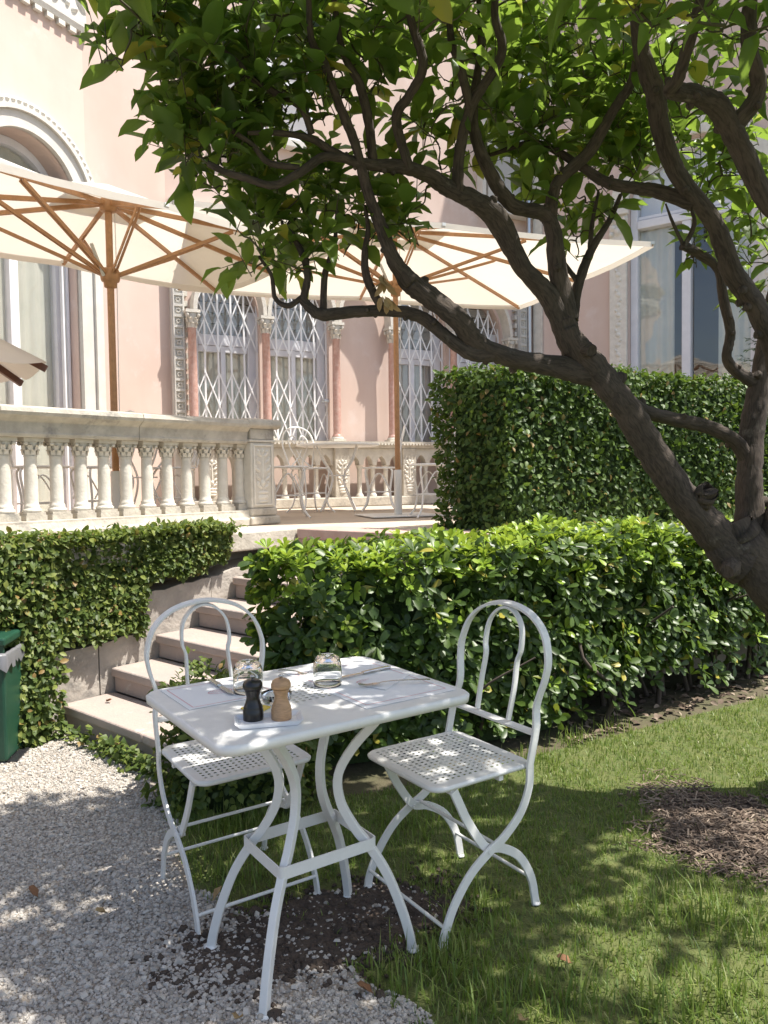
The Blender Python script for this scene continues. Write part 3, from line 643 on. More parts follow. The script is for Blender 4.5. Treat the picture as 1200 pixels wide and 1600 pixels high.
# --- wall D (right wing) with the tall reflective window
sp0 = FD.hit(951, 500, .06)[0]; sp1 = FD.hit(978, 500, .06)[0]; sg0 = FD.hit(998, 500, -.12)[0]; sm0 = FD.hit(1066, 500, -.12)[0]; sm1 = FD.hit(1080, 500, -.12)[0]; sg1 = FD.hit(1160, 500, -.12)[0]
ztr = FD.hit(1000, 358, -.12)[1]; print('D', sp0, sp1, sg0, sm0, sg1, ztr)
so0 = sp1 + .01; so1 = sg1 + .2; mD = (so0 + so1) / 2; hD = (so1 - so0) / 2; zsD = FD.hit(990, 330)[1]
wdm = MB(); arch_wall(wdm, FD, sp0 - .3, so1 + .5, T - .05, ZT, mD, hD, T, zsD, hD, .26)
wdm.add([FD.pt(0, T, 0), FD.pt(sp0 - .3, T, 0), FD.pt(sp0 - .3, ZT, 0), FD.pt(0, ZT, 0)], [(0, 1, 2, 3)]); wdm.add([FD.pt(so1 + .5, T, 0), FD.pt(9, T, 0), FD.pt(9, ZT, 0), FD.pt(so1 + .5, ZT, 0)], [(0, 1, 2, 3)])
wall_d = wdm.build('right_wall', M['pink'], villa, True)
mb = MB(); arch_band(mb, FD, mD, hD + .002, sp1 - sp0, zsD, hD + .002, T, .002, .06); sur = mb.build('window_surround', M['carved'], wall_d, True, .01)
for side in (-1, 1):
    rl = MB()
    s = mD + side * (hD + (sp1 - sp0) / 2)
    for k in range(26):
        zz = T + .5 + k * .135
        if zz < zsD - .35:
            dome(rl, FD, s, zz, .06, .045, .035, .02, .5 * (-1) ** k); dome(rl, FD, s + .03 * (-1) ** k, zz + .06, .06, .02, .03, .02, -.5 * (-1) ** k)
    for a, b, c in [(-.09, -.28, .04), (.09, -.28, .04), (-.06, -.2, .05), (.06, -.2, .05), (0, -.25, .06), (-.09, -.1, .05), (.09, -.1, .05), (0, -.1, .06)]: dome(rl, FD, s + a, zsD + b, .06, c, c * 1.1, .05)
    rl.fbox(FD, s - .15, s + .15, zsD - .04, zsD, .062, .12)
    rl.build('pilaster_relief', M['carved'], sur, True)
wf = MB(); arch_band(wf, FD, mD, hD - .10, .098, zsD, hD - .10, T, -.24, -.10); wn = wf.build('tall_window', M['frame_paint'], villa, True, .008)
mb = MB(); mb.fbox(FD, sm0, sm1, T, ztr - .01, -.235, -.09); mb.build('mullion', M['frame_paint'], wn, True, .008)
mb = MB(); mb.fbox(FD, mD - hD + .1, mD + hD - .1, ztr - .008, ztr + .10, -.232, -.08); mb.build('transom', M['frame_paint'], wn, True, .008)
mb = MB(); mb.fbox(FD, mD - hD + .1, mD + hD - .1, ztr + .115, ztr + .16, -.228, -.12); mb.build('transom_rail', M['frame_paint'], wn, True, .008)
mb = MB(); mb.fbox(FD, mD - hD, mD + hD, T, zsD + hD, -.19, -.186); mb.build('glass_pane', M['pane'], wn, True)
mb = MB(); sheet(mb, FD, mD - hD, mD - hD + .55, T, ztr, -.25, .018, .14); mb.build('curtain', M['curtain'], wn, True)
mb = MB(); sheet(mb, FD, mD + .3, mD + hD, T, ztr, -.25, .018, .14); mb.build('curtain', M['curtain'], wn, True)
mb = MB(); mb.fbox(FD, mD - hD + .05, mD + hD - .05, ztr + .165, zsD + hD, -.26, -.25); mb.build('fanlight_blind', M['frame_paint'], wn, True)
room(FD, mD - hD - .1, mD + hD + .1, T - .1, zsD + hD + .1, wn, 1.6, -.27)
s = FD.hit(842, 520)[0]; mb = MB(); mb.fbox(FD, max(s - .07, .03), s + .07, T, ZT - .3, .002, .05); mb.build('corner_pilaster', M['stone_white'], wall_d, True, .008)
s = FC.hit(826, 520, .12)[0]; mb = MB(); mb.tube([FC.pt(s, T, .14), FC.pt(s, ZT, .14)], .035, 10); mb.build('downpipe', M['alu'], wall_c, True)
s, z = FC.hit(508, 627, .03); mb = MB(); mb.fbox(FC, s - .04, s + .04, z - .02, z + .02, .002, .09); mb.build('wall_lamp', M['alu'], wall_c, True, .008)
# ------------------------------------------------------------------ parasols
def parasol(px, Yc, base_z, phi, s, sp, z_hub, z_edge, label, tube_h=.42, pole_mat='teak', tilt=None):
    c = Vector((aty(px, 700, Yc).x, Yc, base_z)); root = empty('parasol', c, phi)
    tag(root, label, 'parasol', 'cream parasols on the terrace')
    zh = z_hub - base_z; ze = z_edge - base_z; m = M[pole_mat]
    mb = MB(); mb.lathe([(.024, .06), (.024, zh + .02)], n=14); mb.build('pole', m, root)
    mb = MB(); mb.lathe([(.036, .012), (.036, tube_h)], n=16); mb.build('base_tube', M['white_paint'], root)
    mb = MB(); mb.box(-.33, .33, -.33, .33, .003, .014); mb.build('base_plate', M['white_paint'], root, bevel=.004)
    mb = MB(); mb.lathe([(.03, zh - .07), (.055, zh - .065), (.06, zh - .03), (.06, zh + .005), (.045, zh + .02)], n=16); mb.build('top_hub', m, root)
    zl = zh - .50
    mb = MB(); mb.lathe([(.03, zl - .09), (.042, zl - .085), (.045, zl - .05), (.06, zl - .045), (.066, zl - .02), (.066, zl + .02), (.055, zl + .04)], n=16); mb.build('sliding_hub', m, root)
    tips = [(s, 0), (s, sp), (0, sp), (-s, sp), (-s, 0), (-s, -sp), (0, -sp), (s, -sp)]
    def top(u, t):   # canopy height falls from hub to edge along a ray
        return zh + .035 + (ze - zh) * t
    for (a, b) in tips:
        d = Vector((a, b, 0)); L = d.length; n = d / L
        side = Vector((-n.y, n.x, 0))
        p0 = n * .05 + Vector((0, 0, zh - .02)); p1 = n * (L - .01) + Vector((0, 0, ze - .01))
        mb = MB(); mb.tube([p0, p1], 1, flat=(.0095, .0145)); rb = mb.build('rib', m, root)
        k = .52; q1 = p0 + (p1 - p0) * k - Vector((0, 0, .02)); q0 = n * .055 + Vector((0, 0, zl))
        for sg in (-1, 1):
            mb = MB(); mb.tube([q0 + side * .0125 * sg, q1 + side * .0125 * sg], 1, flat=(.0045, .0105)); mb.build('strut', m, rb)
        if abs(a) > 1e-6 and abs(b) > 1e-6 or True:
            mb = MB(); e = p1 + n * .012; mb.tube([p1 - n * .03 + Vector((0, 0, .012)), e + Vector((0, 0, .012))], 1, flat=(.014, .012)); mb.build('rib_cap', M['white_paint'], rb)
    # canopy: subdivided rectangle, ridges along the ribs, slight sag between them, hem
    mb = MB(); ring = []
    for (a, b), (a2, b2) in zip(tips, tips[1:] + tips[:1]):
        for k in range(4): ring.append((a + (a2 - a) * k / 4, b + (b2 - b) * k / 4, (k / 4)))
    nr = 9; N = len(ring); vs = []
    for j in range(nr + 1):
        t = .13 + (.995 - .13) * j / nr
        for (a, b, f) in ring: vs.append((a * t, b * t, zh + .012 + (ze - zh) * t - .022 * 4 * f * (1 - f) * t))
    fs = [(j * N + k, j * N + (k + 1) % N, (j + 1) * N + (k + 1) % N, (j + 1) * N + k) for j in range(nr) for k in range(N)]
    mb.add(vs, fs, False); cv = mb.build('canopy', M['canvas'], root)
    hem = MB(); vs = []
    for (a, b, f) in ring: vs += [(a * .997, b * .997, ze + .014 - .022 * 4 * f * (1 - f)), (a * .999, b * .999, ze - .03 - .022 * 4 * f * (1 - f))]
    hem.add(vs, [(2 * k, 2 * ((k + 1) % N), 2 * ((k + 1) % N) + 1, 2 * k + 1) for k in range(N)]); hem.build('hem', M['canvas'], cv)
    vent = MB(); vs = [(0, 0, zh + .12)]
    for (a, b, f) in ring: vs.append((a * .24, b * .24, zh + .05 + (ze - zh) * .2))
    vent.add(vs, [(0, 1 + k, 1 + (k + 1) % N) for k in range(N)]); vent.build('vent_flap', M['canvas'], cv)
    mb = MB(); mb.tube([(.045, .0, zh - .08), (.048, 0, zl), (.04, .0, 1.0), (.035, 0, .45)], .003, 6); mb.build('cord', M['white_paint'], root)
    mb = MB(); mb.tube([(-.06, -.03, zl - .02), (-.17, -.1, zl + .16)], .012, 8); mb.build('crank_handle', M['stucco_white'], root)
    return root
parasol(180, 5.4, T, math.radians(43.5), 1.355, .83, 3.26, 3.02, 'large cream parasol standing behind the balustrade, its brown pole rising above the rail')
parasol(621, 7.0, T, math.radians(17), 1.85, 1.20, 3.55, 3.22, 'cream parasol with pole in a white base tube, in the middle of the terrace')
# half-lowered one at the left edge: only one corner reaches into view
pcn = aty(72, 572, 5.2)
c3 = Vector((pcn.x - 1.15, pcn.y - .25, T)); r3 = empty('parasol', c3, 0); tag(r3, 'half-lowered cream parasol with dark wooden rib, its corner entering at the left edge', 'parasol', 'cream parasols on the terrace')
tipv = pcn - c3; zt3 = 1.75
mb = MB(); mb.lathe([(.024, .02), (.024, zt3 + .1)], n=12); mb.build('pole', M['teak_dark'], r3)
ang0 = math.atan2(tipv.y, tipv.x); R3 = math.hypot(tipv.x, tipv.y)
ring3 = []
for k in range(8):
    a = ang0 + k * math.pi / 4; n = Vector((math.cos(a), math.sin(a), 0))
    mb = MB(); mb.tube([n * .04 + Vector((0, 0, zt3)), n * R3 + Vector((0, 0, tipv.z - .02))], 1, flat=(.014, .024)); mb.build('rib', M['teak_dark'], r3)
    for j in range(6): ring3.append((a + j * math.pi / 24, j / 6))
mb = MB(); vs = []; N = len(ring3)
for j in range(9):
    t = .05 + .955 * j / 8
    for a, f in ring3:
        q = 1 - .10 * 4 * f * (1 - f) * t
        vs.append((R3 * t * q * math.cos(a), R3 * t * q * math.sin(a), zt3 + .03 + (tipv.z - zt3) * t - .06 * 4 * f * (1 - f) * t))
mb.add(vs, [(j * N + k, j * N + (k + 1) % N, (j + 1) * N + (k + 1) % N, (j + 1) * N + k) for j in range(8) for k in range(N)], True); cv3 = mb.build('canopy', M['canvas'], r3)
mb = MB(); mb.box(-.3, .3, -.3, .3, .002, .03); mb.build('base_plate', M['white_paint'], r3, bevel=.005)

# ------------------------------------------------------------------ folding garden chairs
def holes_plate(mb, x0, x1, y0, y1, z, th, rows, cols, fill=.5, mask=None):
    """a sheet with punched square holes"""
    xs = []; 
    for i in range(cols):
        w_ = (x1 - x0) / cols; xs += [x0 + i * w_, x0 + i * w_ + w_ * (1 - fill)]
    xs.append(x1); ys = []
    for j in range(rows):
        h_ = (y1 - y0) / rows; ys += [y0 + j * h_, y0 + j * h_ + h_ * (1 - fill)]
    ys.append(y1); nx, ny = len(xs), len(ys)
    vs = [(x, y, z) for y in ys for x in xs]; b2 = len(vs); vs += [(x, y, z - th) for y in ys for x in xs]
    fs = []
    for j in range(ny - 1):
        for i in range(nx - 1):
            a = j * nx + i
            if i % 2 == 1 and j % 2 == 1 and (mask is None or mask(i, j)):
                fs += [(a, a + 1, b2 + a + 1, b2 + a), (a + 1, a + nx + 1, b2 + a + nx + 1, b2 + a + 1), (a + nx + 1, a + nx, b2 + a + nx, b2 + a + nx + 1), (a + nx, a, b2 + a, b2 + a + nx)]
            else: fs += [(a, a + 1, a + nx + 1, a + nx), (b2 + a, b2 + a + nx, b2 + a + nx + 1, b2 + a + 1)]
    mb.add(vs, fs)
def rrect(hx, hy, r, n=5, hx2=None):
    out = []
    for cx, cy, a0 in ((hx - r, hy - r, 0), (-hx + r, hy - r, 90), (-hx + r, -hy + r, 180), (hx - r, -hy + r, 270)):
        for k in range(n + 1):
            a = math.radians(a0 + 90 * k / n); out.append((cx + r * math.cos(a), cy + r * math.sin(a)))
    return out
def rim(mb, ring, z0, z1, hx, hy, x_in, y_in):
    """fill between rounded outline and the inner rectangle, plus rolled edge"""
    n = len(ring); inner = [(max(-x_in, min(x_in, x)), max(-y_in, min(y_in, y))) for x, y in ring]
    vs = [(x, y, z1) for x, y in inner] + [(x, y, z1) for x, y in ring] + [(x * (1 + .006 / hx), y * (1 + .006 / hy), z1 - .006) for x, y in ring] + [(x * (1 + .004 / hx), y * (1 + .004 / hy), z0) for x, y in ring] + [(x * (1 - .008 / hx), y * (1 - .008 / hy), z0) for x, y in ring]
    for l in range(4): mb.add([], [])
    b = len(mb.v); mb.v += vs
    for l in range(4):
        for k in range(n):
            mb.f.append((b + l * n + k, b + l * n + (k + 1) % n, b + (l + 1) * n + (k + 1) % n, b + (l + 1) * n + k)); mb.sm.append(l > 0)
def folding_chair(loc, fwd, label, seatz=.45):
    rz = math.atan2(fwd[1], fwd[0]) - math.pi / 2
    root = empty('folding_chair', (loc[0], loc[1], 0), rz); tag(root, label, 'chair', 'white iron folding chairs at the garden table'); W = M['white_paint']
    hw = .185
    # seat: punched sheet
    mb = MB(); holes_plate(mb, -.16, .16, -.16, .16, seatz, .0008, 15, 17, .45); s_ = mb.build('seat', W, root)
    mb = MB(); ring = rrect(.185, .185, .04); rim(mb, ring, seatz - .014, seatz, .185, .185, .16, .16)
    mb.build('seat_rim', W, s_)
    for sx in (-1, 1):
        x = sx * (hw + .012)
        # back upright running on down to the front foot
        side = [(-.165, seatz - .005), (-.16, .38), (-.125, .31), (-.06, .255), (.0, .225), (.07, .18), (.13, .11), (.165, .04), (.175, .0)]
        P = crv([(x, y, z) for y, z in side], 5)
        mb = MB(); mb.tube(P, 1, flat=(.004, .0125), up=(1, 0, 0)) ; 
        mb = MB(); mb.tube(P, 1, flat=(.0135, .0045), up=(1, 0, 0)); mb.build('front_leg', W, root, bevel=.0015)
        xi = sx * (hw - .01)
        side2 = [(.12, seatz - .02), (.105, .40), (.07, .33), (.02, .255), (-.01, .228), (-.06, .215), (-.13, .17), (-.18, .09), (-.20, .0)]
        P = crv([(xi + sx * .008, y, z) for y, z in side2], 5)
        mb = MB(); mb.tube(P, 1, flat=(.0135, .0045), up=(1, 0, 0)); mb.build('rear_leg', W, root, bevel=.0015)
        mb = MB(); mb.tube([(xi - sx * .004, .0, .2275), (x + sx * .007, .0, .2275)], .007, 10); mb.build('pivot', W, root)
        for yy, xx in ((.175, x), (-.20, xi + sx * .008)):
            mb = MB(); mb.lathe([(.014, 0), (.015, .003), (.008, .006)], (xx, yy, 0), 10); mb.build('foot', W, root)
    # hoop back: twisted flat bar, leaning back
    lean = .20
    def bp(x, h): return (x, -.165 - h * lean - .01 * math.sin(h * 6), seatz + h)
    hp = [(-hw - .012, -.01), (-hw - .012, .10), (-hw + .0, .17), (-hw - .018, .25), (-hw - .02, .31), (-hw + .01, .385), (-hw + .08, .437), (0, .457)]
    hp = hp + [(-a, b) for a, b in hp[-2::-1]]
    P = crv([bp(a, b) for a, b in hp], 6)
    mb = MB(); mb.tube(P, 1, flat=(.005, .0125), up=(0, -1, .25)); hoop = mb.build('back_hoop', W, root, bevel=.0015)
    ih = [(-.075, .10), (-.078, .2), (-.075, .28), (-.085, .32), (-.078, .385), (-.045, .428), (0, .444)]; ih = ih + [(-a, b) for a, b in ih[-2::-1]]
    mb = MB(); mb.tube(crv([bp(a, b) for a, b in ih], 6), 1, flat=(.004, .009), up=(0, -1, .25)); mb.build('inner_hoop', W, root, bevel=.001)
    mb = MB(); mb.tube([bp(-hw - .006, .09), bp(0, .09), bp(hw + .006, .09)], 1, flat=(.004, .0115), up=(0, -1, .25)); mb.build('back_bar', W, root)
    # seat support bars and stretchers
    for yy, zz, a in ((.12, seatz - .03, hw - .004), (-.06, seatz - .03, hw)):
        mb = MB(); mb.box(-a, a, yy - .008, yy + .008, zz - .0, zz + .02); mb.build('seat_bar', W, root)
    for nm, yy, zz, a in (('stretcher', .168, .055, hw + .012), ('stretcher', -.178, .09, hw - .002), ('stretcher', -.03, .238, hw)):
        mb = MB(); mb.tube([(-a, yy, zz), (a, yy, zz)], .0055, 8); mb.build(nm, W, root)
    return root
CH_R = folding_chair((.185, 2.365), (-.83, -.55), 'white iron folding chair standing on the grass at the right end of the table')
CH_L = folding_chair((-.49, 2.435), (.55, -.835), 'white iron folding chair pushed under the far side of the table, by the steps')

# ------------------------------------------------------------------ garden table
TC = Vector((-.222, 2.112, 0)); TA = math.radians(34.5); TH = .73; HX, HY = .365, .285
tb = empty('garden_table', TC, TA); tag(tb, 'white painted iron garden table on curved legs, set for two', 'table'); W = M['white_paint']
cxm = [4, 5]
mb = MB(); holes_plate(mb, -.32, .32, -.24, .24, TH, .0008, 24, 32, .5, lambda i, j: abs((i - 1) / 2 - 15.5) < 4.2 and abs((j - 1) / 2 - 11.5) < 4.2); top = mb.build('tabletop', W, tb)
mb = MB(); ring = rrect(HX, HY, .05, 6); rim(mb, ring, TH - .024, TH, HX, HY, .32, .24); mb.build('table_rim', W, top)
def leg_rad(sx, sy):
    ax, ay = sx * .8, sy * .6
    prof = [(.235, TH - .006), (.20, .66), (.13, .58), (.085, .50), (.09, .42), (.13, .345), (.165, .30), (.215, .22), (.255, .12), (.278, .04), (.285, 0)]
    return crv([(ax * r, ay * r, z) for r, z in prof], 5)
for sx in (-1, 1):
    for sy in (-1, 1):
        mb = MB(); mb.tube(leg_rad(sx, sy), 1, flat=(.0125, .011), up=(-sy * .6, sx * .8, 0)); lg = mb.build('leg', W, tb, bevel=.003)
        mb = MB(); mb.lathe([(.02, .0), (.021, .004), (.013, .008)], (sx * .8 * .287, sy * .6 * .287, 0), 12); mb.build('foot', W, lg)
rx, ry = .8 * .165 + .006, .6 * .165 + .006
bd = MB(); ro = rrect(rx + .012, ry + .012, .012, 3); ri = rrect(rx + .008, ry + .008, .01, 3); n = len(ro)
vs = [(x, y, .29) for x, y in ro] + [(x, y, .322) for x, y in ro] + [(x, y, .322) for x, y in ri] + [(x, y, .29) for x, y in ri]
bd.add(vs, [(l * n + k, l * n + (k + 1) % n, ((l + 1) % 4) * n + (k + 1) % n, ((l + 1) % 4) * n + k) for l in range(4) for k in range(n)]); bd.build('leg_band', W, tb)
mb = MB(); mb.box(-.31, .31, -.012, .012, TH - .03, TH - .0045).box(-.012, .012, -.22, -.0125, TH - .03, TH - .005).box(-.012, .012, .0125, .22, TH - .03, TH - .005); mb.build('under_frame', W, tb)

# ------------------------------------------------------------------ things on the table
ZT0 = TH + .001
def tt(px, py): p = onz(px, py, TH); return Vector((p.x, p.y, ZT0))
def flat_thing(name, pts, z0, th, m, label, cat, group=None, bevel=0):
    c = sum((Vector((p[0], p[1], 0)) for p in pts), Vector()) / len(pts); r = empty(name, (c.x, c.y, z0)); tag(r, label, cat, group)
    mb = MB(); mb.prism([(p[0] - c.x, p[1] - c.y) for p in pts], 0, th); return r, mb
def placemat(cs, z0, label):
    pts = [tt(*c) for c in cs]; r, mb = flat_thing('placemat', pts, z0, .0008, None, label, 'placemat', 'printed paper placemats'); mb.build('sheet', M['paper'], r)
    c = r.location; pl = [Vector((p.x - c.x, p.y - c.y, 0)) for p in pts]
    bm_ = MB(); 
    for a, b in zip(pl, pl[1:] + pl[:1]):
        for k0 in (.88,):
            A, B = a * k0, b * k0; d = (B - A).normalized(); nrm = Vector((-d.y, d.x, 0)) * .0015
            bm_.add([A - nrm + Vector((0, 0, .0012)), B - nrm + Vector((0, 0, .0012)), B + nrm + Vector((0, 0, .0012)), A + nrm + Vector((0, 0, .0012))], [(0, 1, 2, 3)])
    bm_.build('printed_border', M['red_ink'], r)
    lg = MB(); ux = (pl[1] - pl[0]).normalized(); uy = (pl[2] - pl[1]).normalized()
    N = 26; vs = []
    for k in range(N):
        a = 2 * math.pi * k / N
        for q in (1, .88): vs.append(ux * (.036 * q * math.cos(a)) + uy * (.02 * q * math.sin(a)) + Vector((0, 0, .0013)))
    lg.add(vs, [(2 * k, 2 * ((k + 1) % N), 2 * ((k + 1) % N) + 1, 2 * k + 1) for k in range(N)])
    for row, (y0, n_, w_) in enumerate([(.006, 8, .05), (-.005, 10, .055)]):
        for k in range(n_):
            x0 = -w_ / 2 + k * w_ / n_; o_ = ux * x0 + uy * y0 + Vector((0, 0, .0013))
            hgt = .006 + .002 * math.sin(k * 2.3); wl = w_ / n_ * .3
            lg.add([o_, o_ + ux * wl, o_ + ux * wl + uy * hgt, o_ + uy * hgt], [(0, 1, 2, 3)])
            lg.add([o_ + ux * wl, o_ + ux * wl * 2.1, o_ + ux * wl * 2.1 + uy * .0016, o_ + ux * wl + uy * .0016], [(0, 1, 2, 3)])
    lg.build('printed_emblem', M['red_ink'], r); return r
def pxframe(px, py): return onz(px, py, TH)
ax_ = Vector((math.cos(TA), math.sin(TA), 0)); ay_ = Vector((-math.sin(TA), math.cos(TA), 0))
def tpos(u, v): return TC + ax_ * u + ay_ * v
def quad_px(u0, u1, v0, v1):
    out = []
    for u, v in ((u0, v0), (u1, v0), (u1, v1), (u0, v1)):
        p = tpos(u, v); q = proj(Vector((p.x, p.y, TH))); out.append((q[0], q[1]))
    return out
placemat(quad_px(.045, .345, -.235, .215), ZT0, 'white paper placemat with red printed border at the right end of the table')
placemat(quad_px(-.325, -.06, .035, .265), ZT0, 'white paper placemat with red printed border before the chair by the steps')
# napkin
np_pts = [tt(560, 1072), tt(602, 1080), tt(640, 1056), tt(598, 1051)]
nk, mb = flat_thing('napkin', np_pts, ZT0 + .0022, .001, None, 'folded white paper napkin under the fork at the right end of the table', 'napkin'); mb.build('folded_sheet', M['paper'], nk)
def cutlery(name, a, b, kind, label, z=.0, grp='steel cutlery on the table'):
    A, B = tt(*a), tt(*b); d = B - A; L = d.length; r = empty(name, (A.x, A.y, ZT0 + z), math.atan2(d.y, d.x)); tag(r, label, kind, grp); S_ = M['steel']
    if kind == 'knife':
        h = MB(); h.tube(crv([(0, 0, .005), (L * .2, 0, .006), (L * .42, 0, .0055)], 4), 1, flat=(.0075, .0035)); h.build('handle', S_, r, bevel=.002)
        bl = MB(); bl.prism([(L * .42, -.005), (L * .6, -.0095), (L * .9, -.009), (L, .002), (L * .9, .006), (L * .42, .005)], .0045, .006); bl.build('blade', S_, r)
    else:
        h = MB(); vs = []; prof = [(0, .0045, .004), (.05, .0065, .005), (.3, .0045, .007), (.55, .0028, .008), (.68, .0035, .006), (.74, .0085, .003), (.80, .0115, .0018)]
        for t, w_, z_ in prof: vs += [(L * t, -w_, z_), (L * t, w_, z_), (L * t, w_, z_ + .0018), (L * t, -w_, z_ + .0018)]
        h.add(vs, [(4 * i + k, 4 * i + (k + 1) % 4, 4 * i + 4 + (k + 1) % 4, 4 * i + 4 + k) for i in range(len(prof) - 1) for k in range(4)] + [(3, 2, 1, 0), tuple(4 * (len(prof) - 1) + k for k in range(4))]); h.build('handle', S_, r)
        for k in range(4):
            y = -.0095 + k * .0063; t_ = MB(); t_.tube(crv([(L * .80, y, .0025), (L * .9, y, .002), (L, y * .95, .006)], 3), 1, flat=(.0015, .0009)); t_.build('tine', S_, r)
    return r
cutlery('table_knife', (608, 1046), (505, 1069), 'knife', 'long steel table knife lying along the right placemat', .0015)
cutlery('fork', (672, 1068), (560, 1076), 'fork', 'steel fork lying across the white napkin', .006)
cutlery('table_knife', (328, 1066), (366, 1089), 'knife', 'steel knife before the chair by the steps, near the table corner', .0015)
cutlery('fork', (435, 1051), (480, 1056), 'fork', 'small steel fork between the two drinking glasses', .0015)
def tumbler(px, py, label, h=.088, r=.041):
    p = tt(px, py); o = empty('drinking_glass', (p.x, p.y, ZT0 + .0015)); tag(o, label, 'glass', 'upturned drinking glasses')
    prof = [(r * .98, 0), (r, .012), (r * 1.01, .04), (r * .97, h * .72), (r * .86, h * .88), (r * .66, h * .97), (r * .45, h), (.0005, h), (.0005, h - .012), (r * .5, h - .013), (r * .72, h - .02), (r * .82, h * .74), (r * .955, .04), (r * .955, .012), (r * .95, 0)]
    mb = MB(); n = 28; vs = []
    for q, z in prof:
        for k in range(n): a = 2 * math.pi * k / n; vs.append((q * math.cos(a), q * math.sin(a), z))
    m_ = len(prof); mb.add(vs, [(i * n + k, i * n + (k + 1) % n, ((i + 1) % m_) * n + (k + 1) % n, ((i + 1) % m_) * n + k) for i in range(m_) for k in range(n)], True); mb.build('glass_body', M['glass'], o); return o
tumbler(388, 1082, 'upturned clear drinking glass behind the black pepper mill')
tumbler(512, 1071, 'upturned clear drinking glass near the middle of the far edge of the table')
# tray, mills, ash dish
pc = tt(420, 1130); tr = empty('cruet_tray', (pc.x, pc.y, ZT0), math.radians(12)); tag(tr, 'small white ceramic tray holding the two mills', 'tray')
mb = MB(); a, b = .082, .043; rr_ = rrect(a * .86, b * .82, .006, 2); r2_ = rrect(a, b, .006, 2); n = len(rr_)
vs = [(x, y, .0) for x, y in rr_] + [(x, y, .013) for x, y in r2_] + [(x * .97, y * .95, .013) for x, y in r2_] + [(x * .98, y * .97, .004) for x, y in rr_]
mb.add(vs, [(l * n + k, l * n + (k + 1) % n, (l + 1) * n + (k + 1) % n, (l + 1) * n + k) for l in range(3) for k in range(n)] + [tuple(range(n - 1, -1, -1)), tuple(3 * n + k for k in range(n))]); mb.build('dish', M['ceramic'], tr)
def mill(px, py, m, label, name):
    p = tt(px, py); o = empty(name, (p.x, p.y, ZT0 + .0045)); tag(o, label, 'mill', 'wooden mills')
    mb = MB(); mb.lathe([(.0245, 0), (.025, .004), (.025, .024), (.0235, .026), (.024, .030), (.021, .036), (.0165, .050), (.0162, .058), (.019, .068), (.0205, .074)], n=28); mb.build('body', m, o)
    mb = MB(); mb.lathe([(.0195, .0745), (.0235, .076), (.0245, .080), (.0245, .086), (.021, .094), (.014, .0985), (.007, .0995)], n=28); mb.build('cap', m, o)
    mb = MB(); mb.lathe([(.003, .0995), (.003, .103), (.006, .1045), (.0065, .107), (.004, .1095), (.001, .110)], n=14); mb.build('knob', M['alu'], o); return o
mill(396, 1127, M['black_wood'], 'black pepper mill standing on the white tray', 'pepper_mill')
mill(440, 1126, M['light_wood'], 'light wood salt mill standing on the white tray', 'salt_mill')
pd = tt(432, 1098); ds = empty('glass_dish', (pd.x, pd.y, ZT0)); tag(ds, 'low clear glass dish behind the wooden mills', 'dish')
mb = MB(); n = 28; prof = [(.03, 0), (.038, .006), (.041, .026), (.038, .026), (.034, .010), (.0005, .007), (.0005, 0)]; vs = []
for q, z in prof:
    for k in range(n): a = 2 * math.pi * k / n; vs.append((q * math.cos(a), q * math.sin(a), z))
m_ = len(prof); mb.add(vs, [(i * n + k, i * n + (k + 1) % n, ((i + 1) % m_) * n + (k + 1) % n, ((i + 1) % m_) * n + k) for i in range(m_) for k in range(n)], True); mb.build('bowl', M['glass'], ds)
yp = [tt(376, 1108), tt(400, 1118), tt(423, 1106), tt(398, 1101)]
ys, mb = flat_thing('paper_sachet', yp, ZT0, .003, None, 'small yellow paper sachet showing behind the black pepper mill', 'sachet'); mb.build('packet', M['yellow'], ys)

# ------------------------------------------------------------------ litter bin at the left edge
pb = onz(23, 1183, 0); bn = empty('litter_bin', (pb.x - .165, pb.y + .02, 0), math.radians(8)); tag(bn, 'dark green metal litter bin with grey bag at the left edge of the gravel', 'bin')
mb = MB(); mb.box(-.16, .16, -.14, .14, .012, .50); mb.build('body', M['green_metal'], bn, bevel=.012)
mb = MB(); mb.box(-.17, .17, -.15, .15, .56, .60); ld = mb.build('lid', M['green_metal'], bn, bevel=.01)
for sx in (-1, 1):
    for sy in (-1, 1): mb = MB(); mb.box(sx * .15 - .008, sx * .15 + .008, sy * .13 - .008, sy * .13 + .008, .50, .56); mb.build('post', M['green_metal'], bn)
bg_ = MB(); n = 48; vs = []
for j, (hx, hy, z) in enumerate([(.155, .135, .48), (.166, .146, .53), (.172, .152, .515), (.176, .156, .455)]):
    for k in range(n):
        a = 2 * math.pi * k / n; q = max(abs(math.cos(a)), abs(math.sin(a))); w_ = 1 + .02 * math.sin(k * 2.7 + j) * (j > 0); x, y = math.cos(a) / q * hx * w_, math.sin(a) / q * hy * w_
        vs.append((x, y, z + (.018 * math.sin(k * 1.9) if j == 3 else 0)))
bg_.add(vs, [(j * n + k, j * n + (k + 1) % n, (j + 1) * n + (k + 1) % n, (j + 1) * n + k) for j in range(3) for k in range(n)], True); bg_.build('liner_bag', M['grey_plastic'], bn)
mb = MB(); mb.box(-.20, .20, -.12, .16, .0, .012); mb.build('foot_plate', M['black_plastic'], bn, bevel=.003)

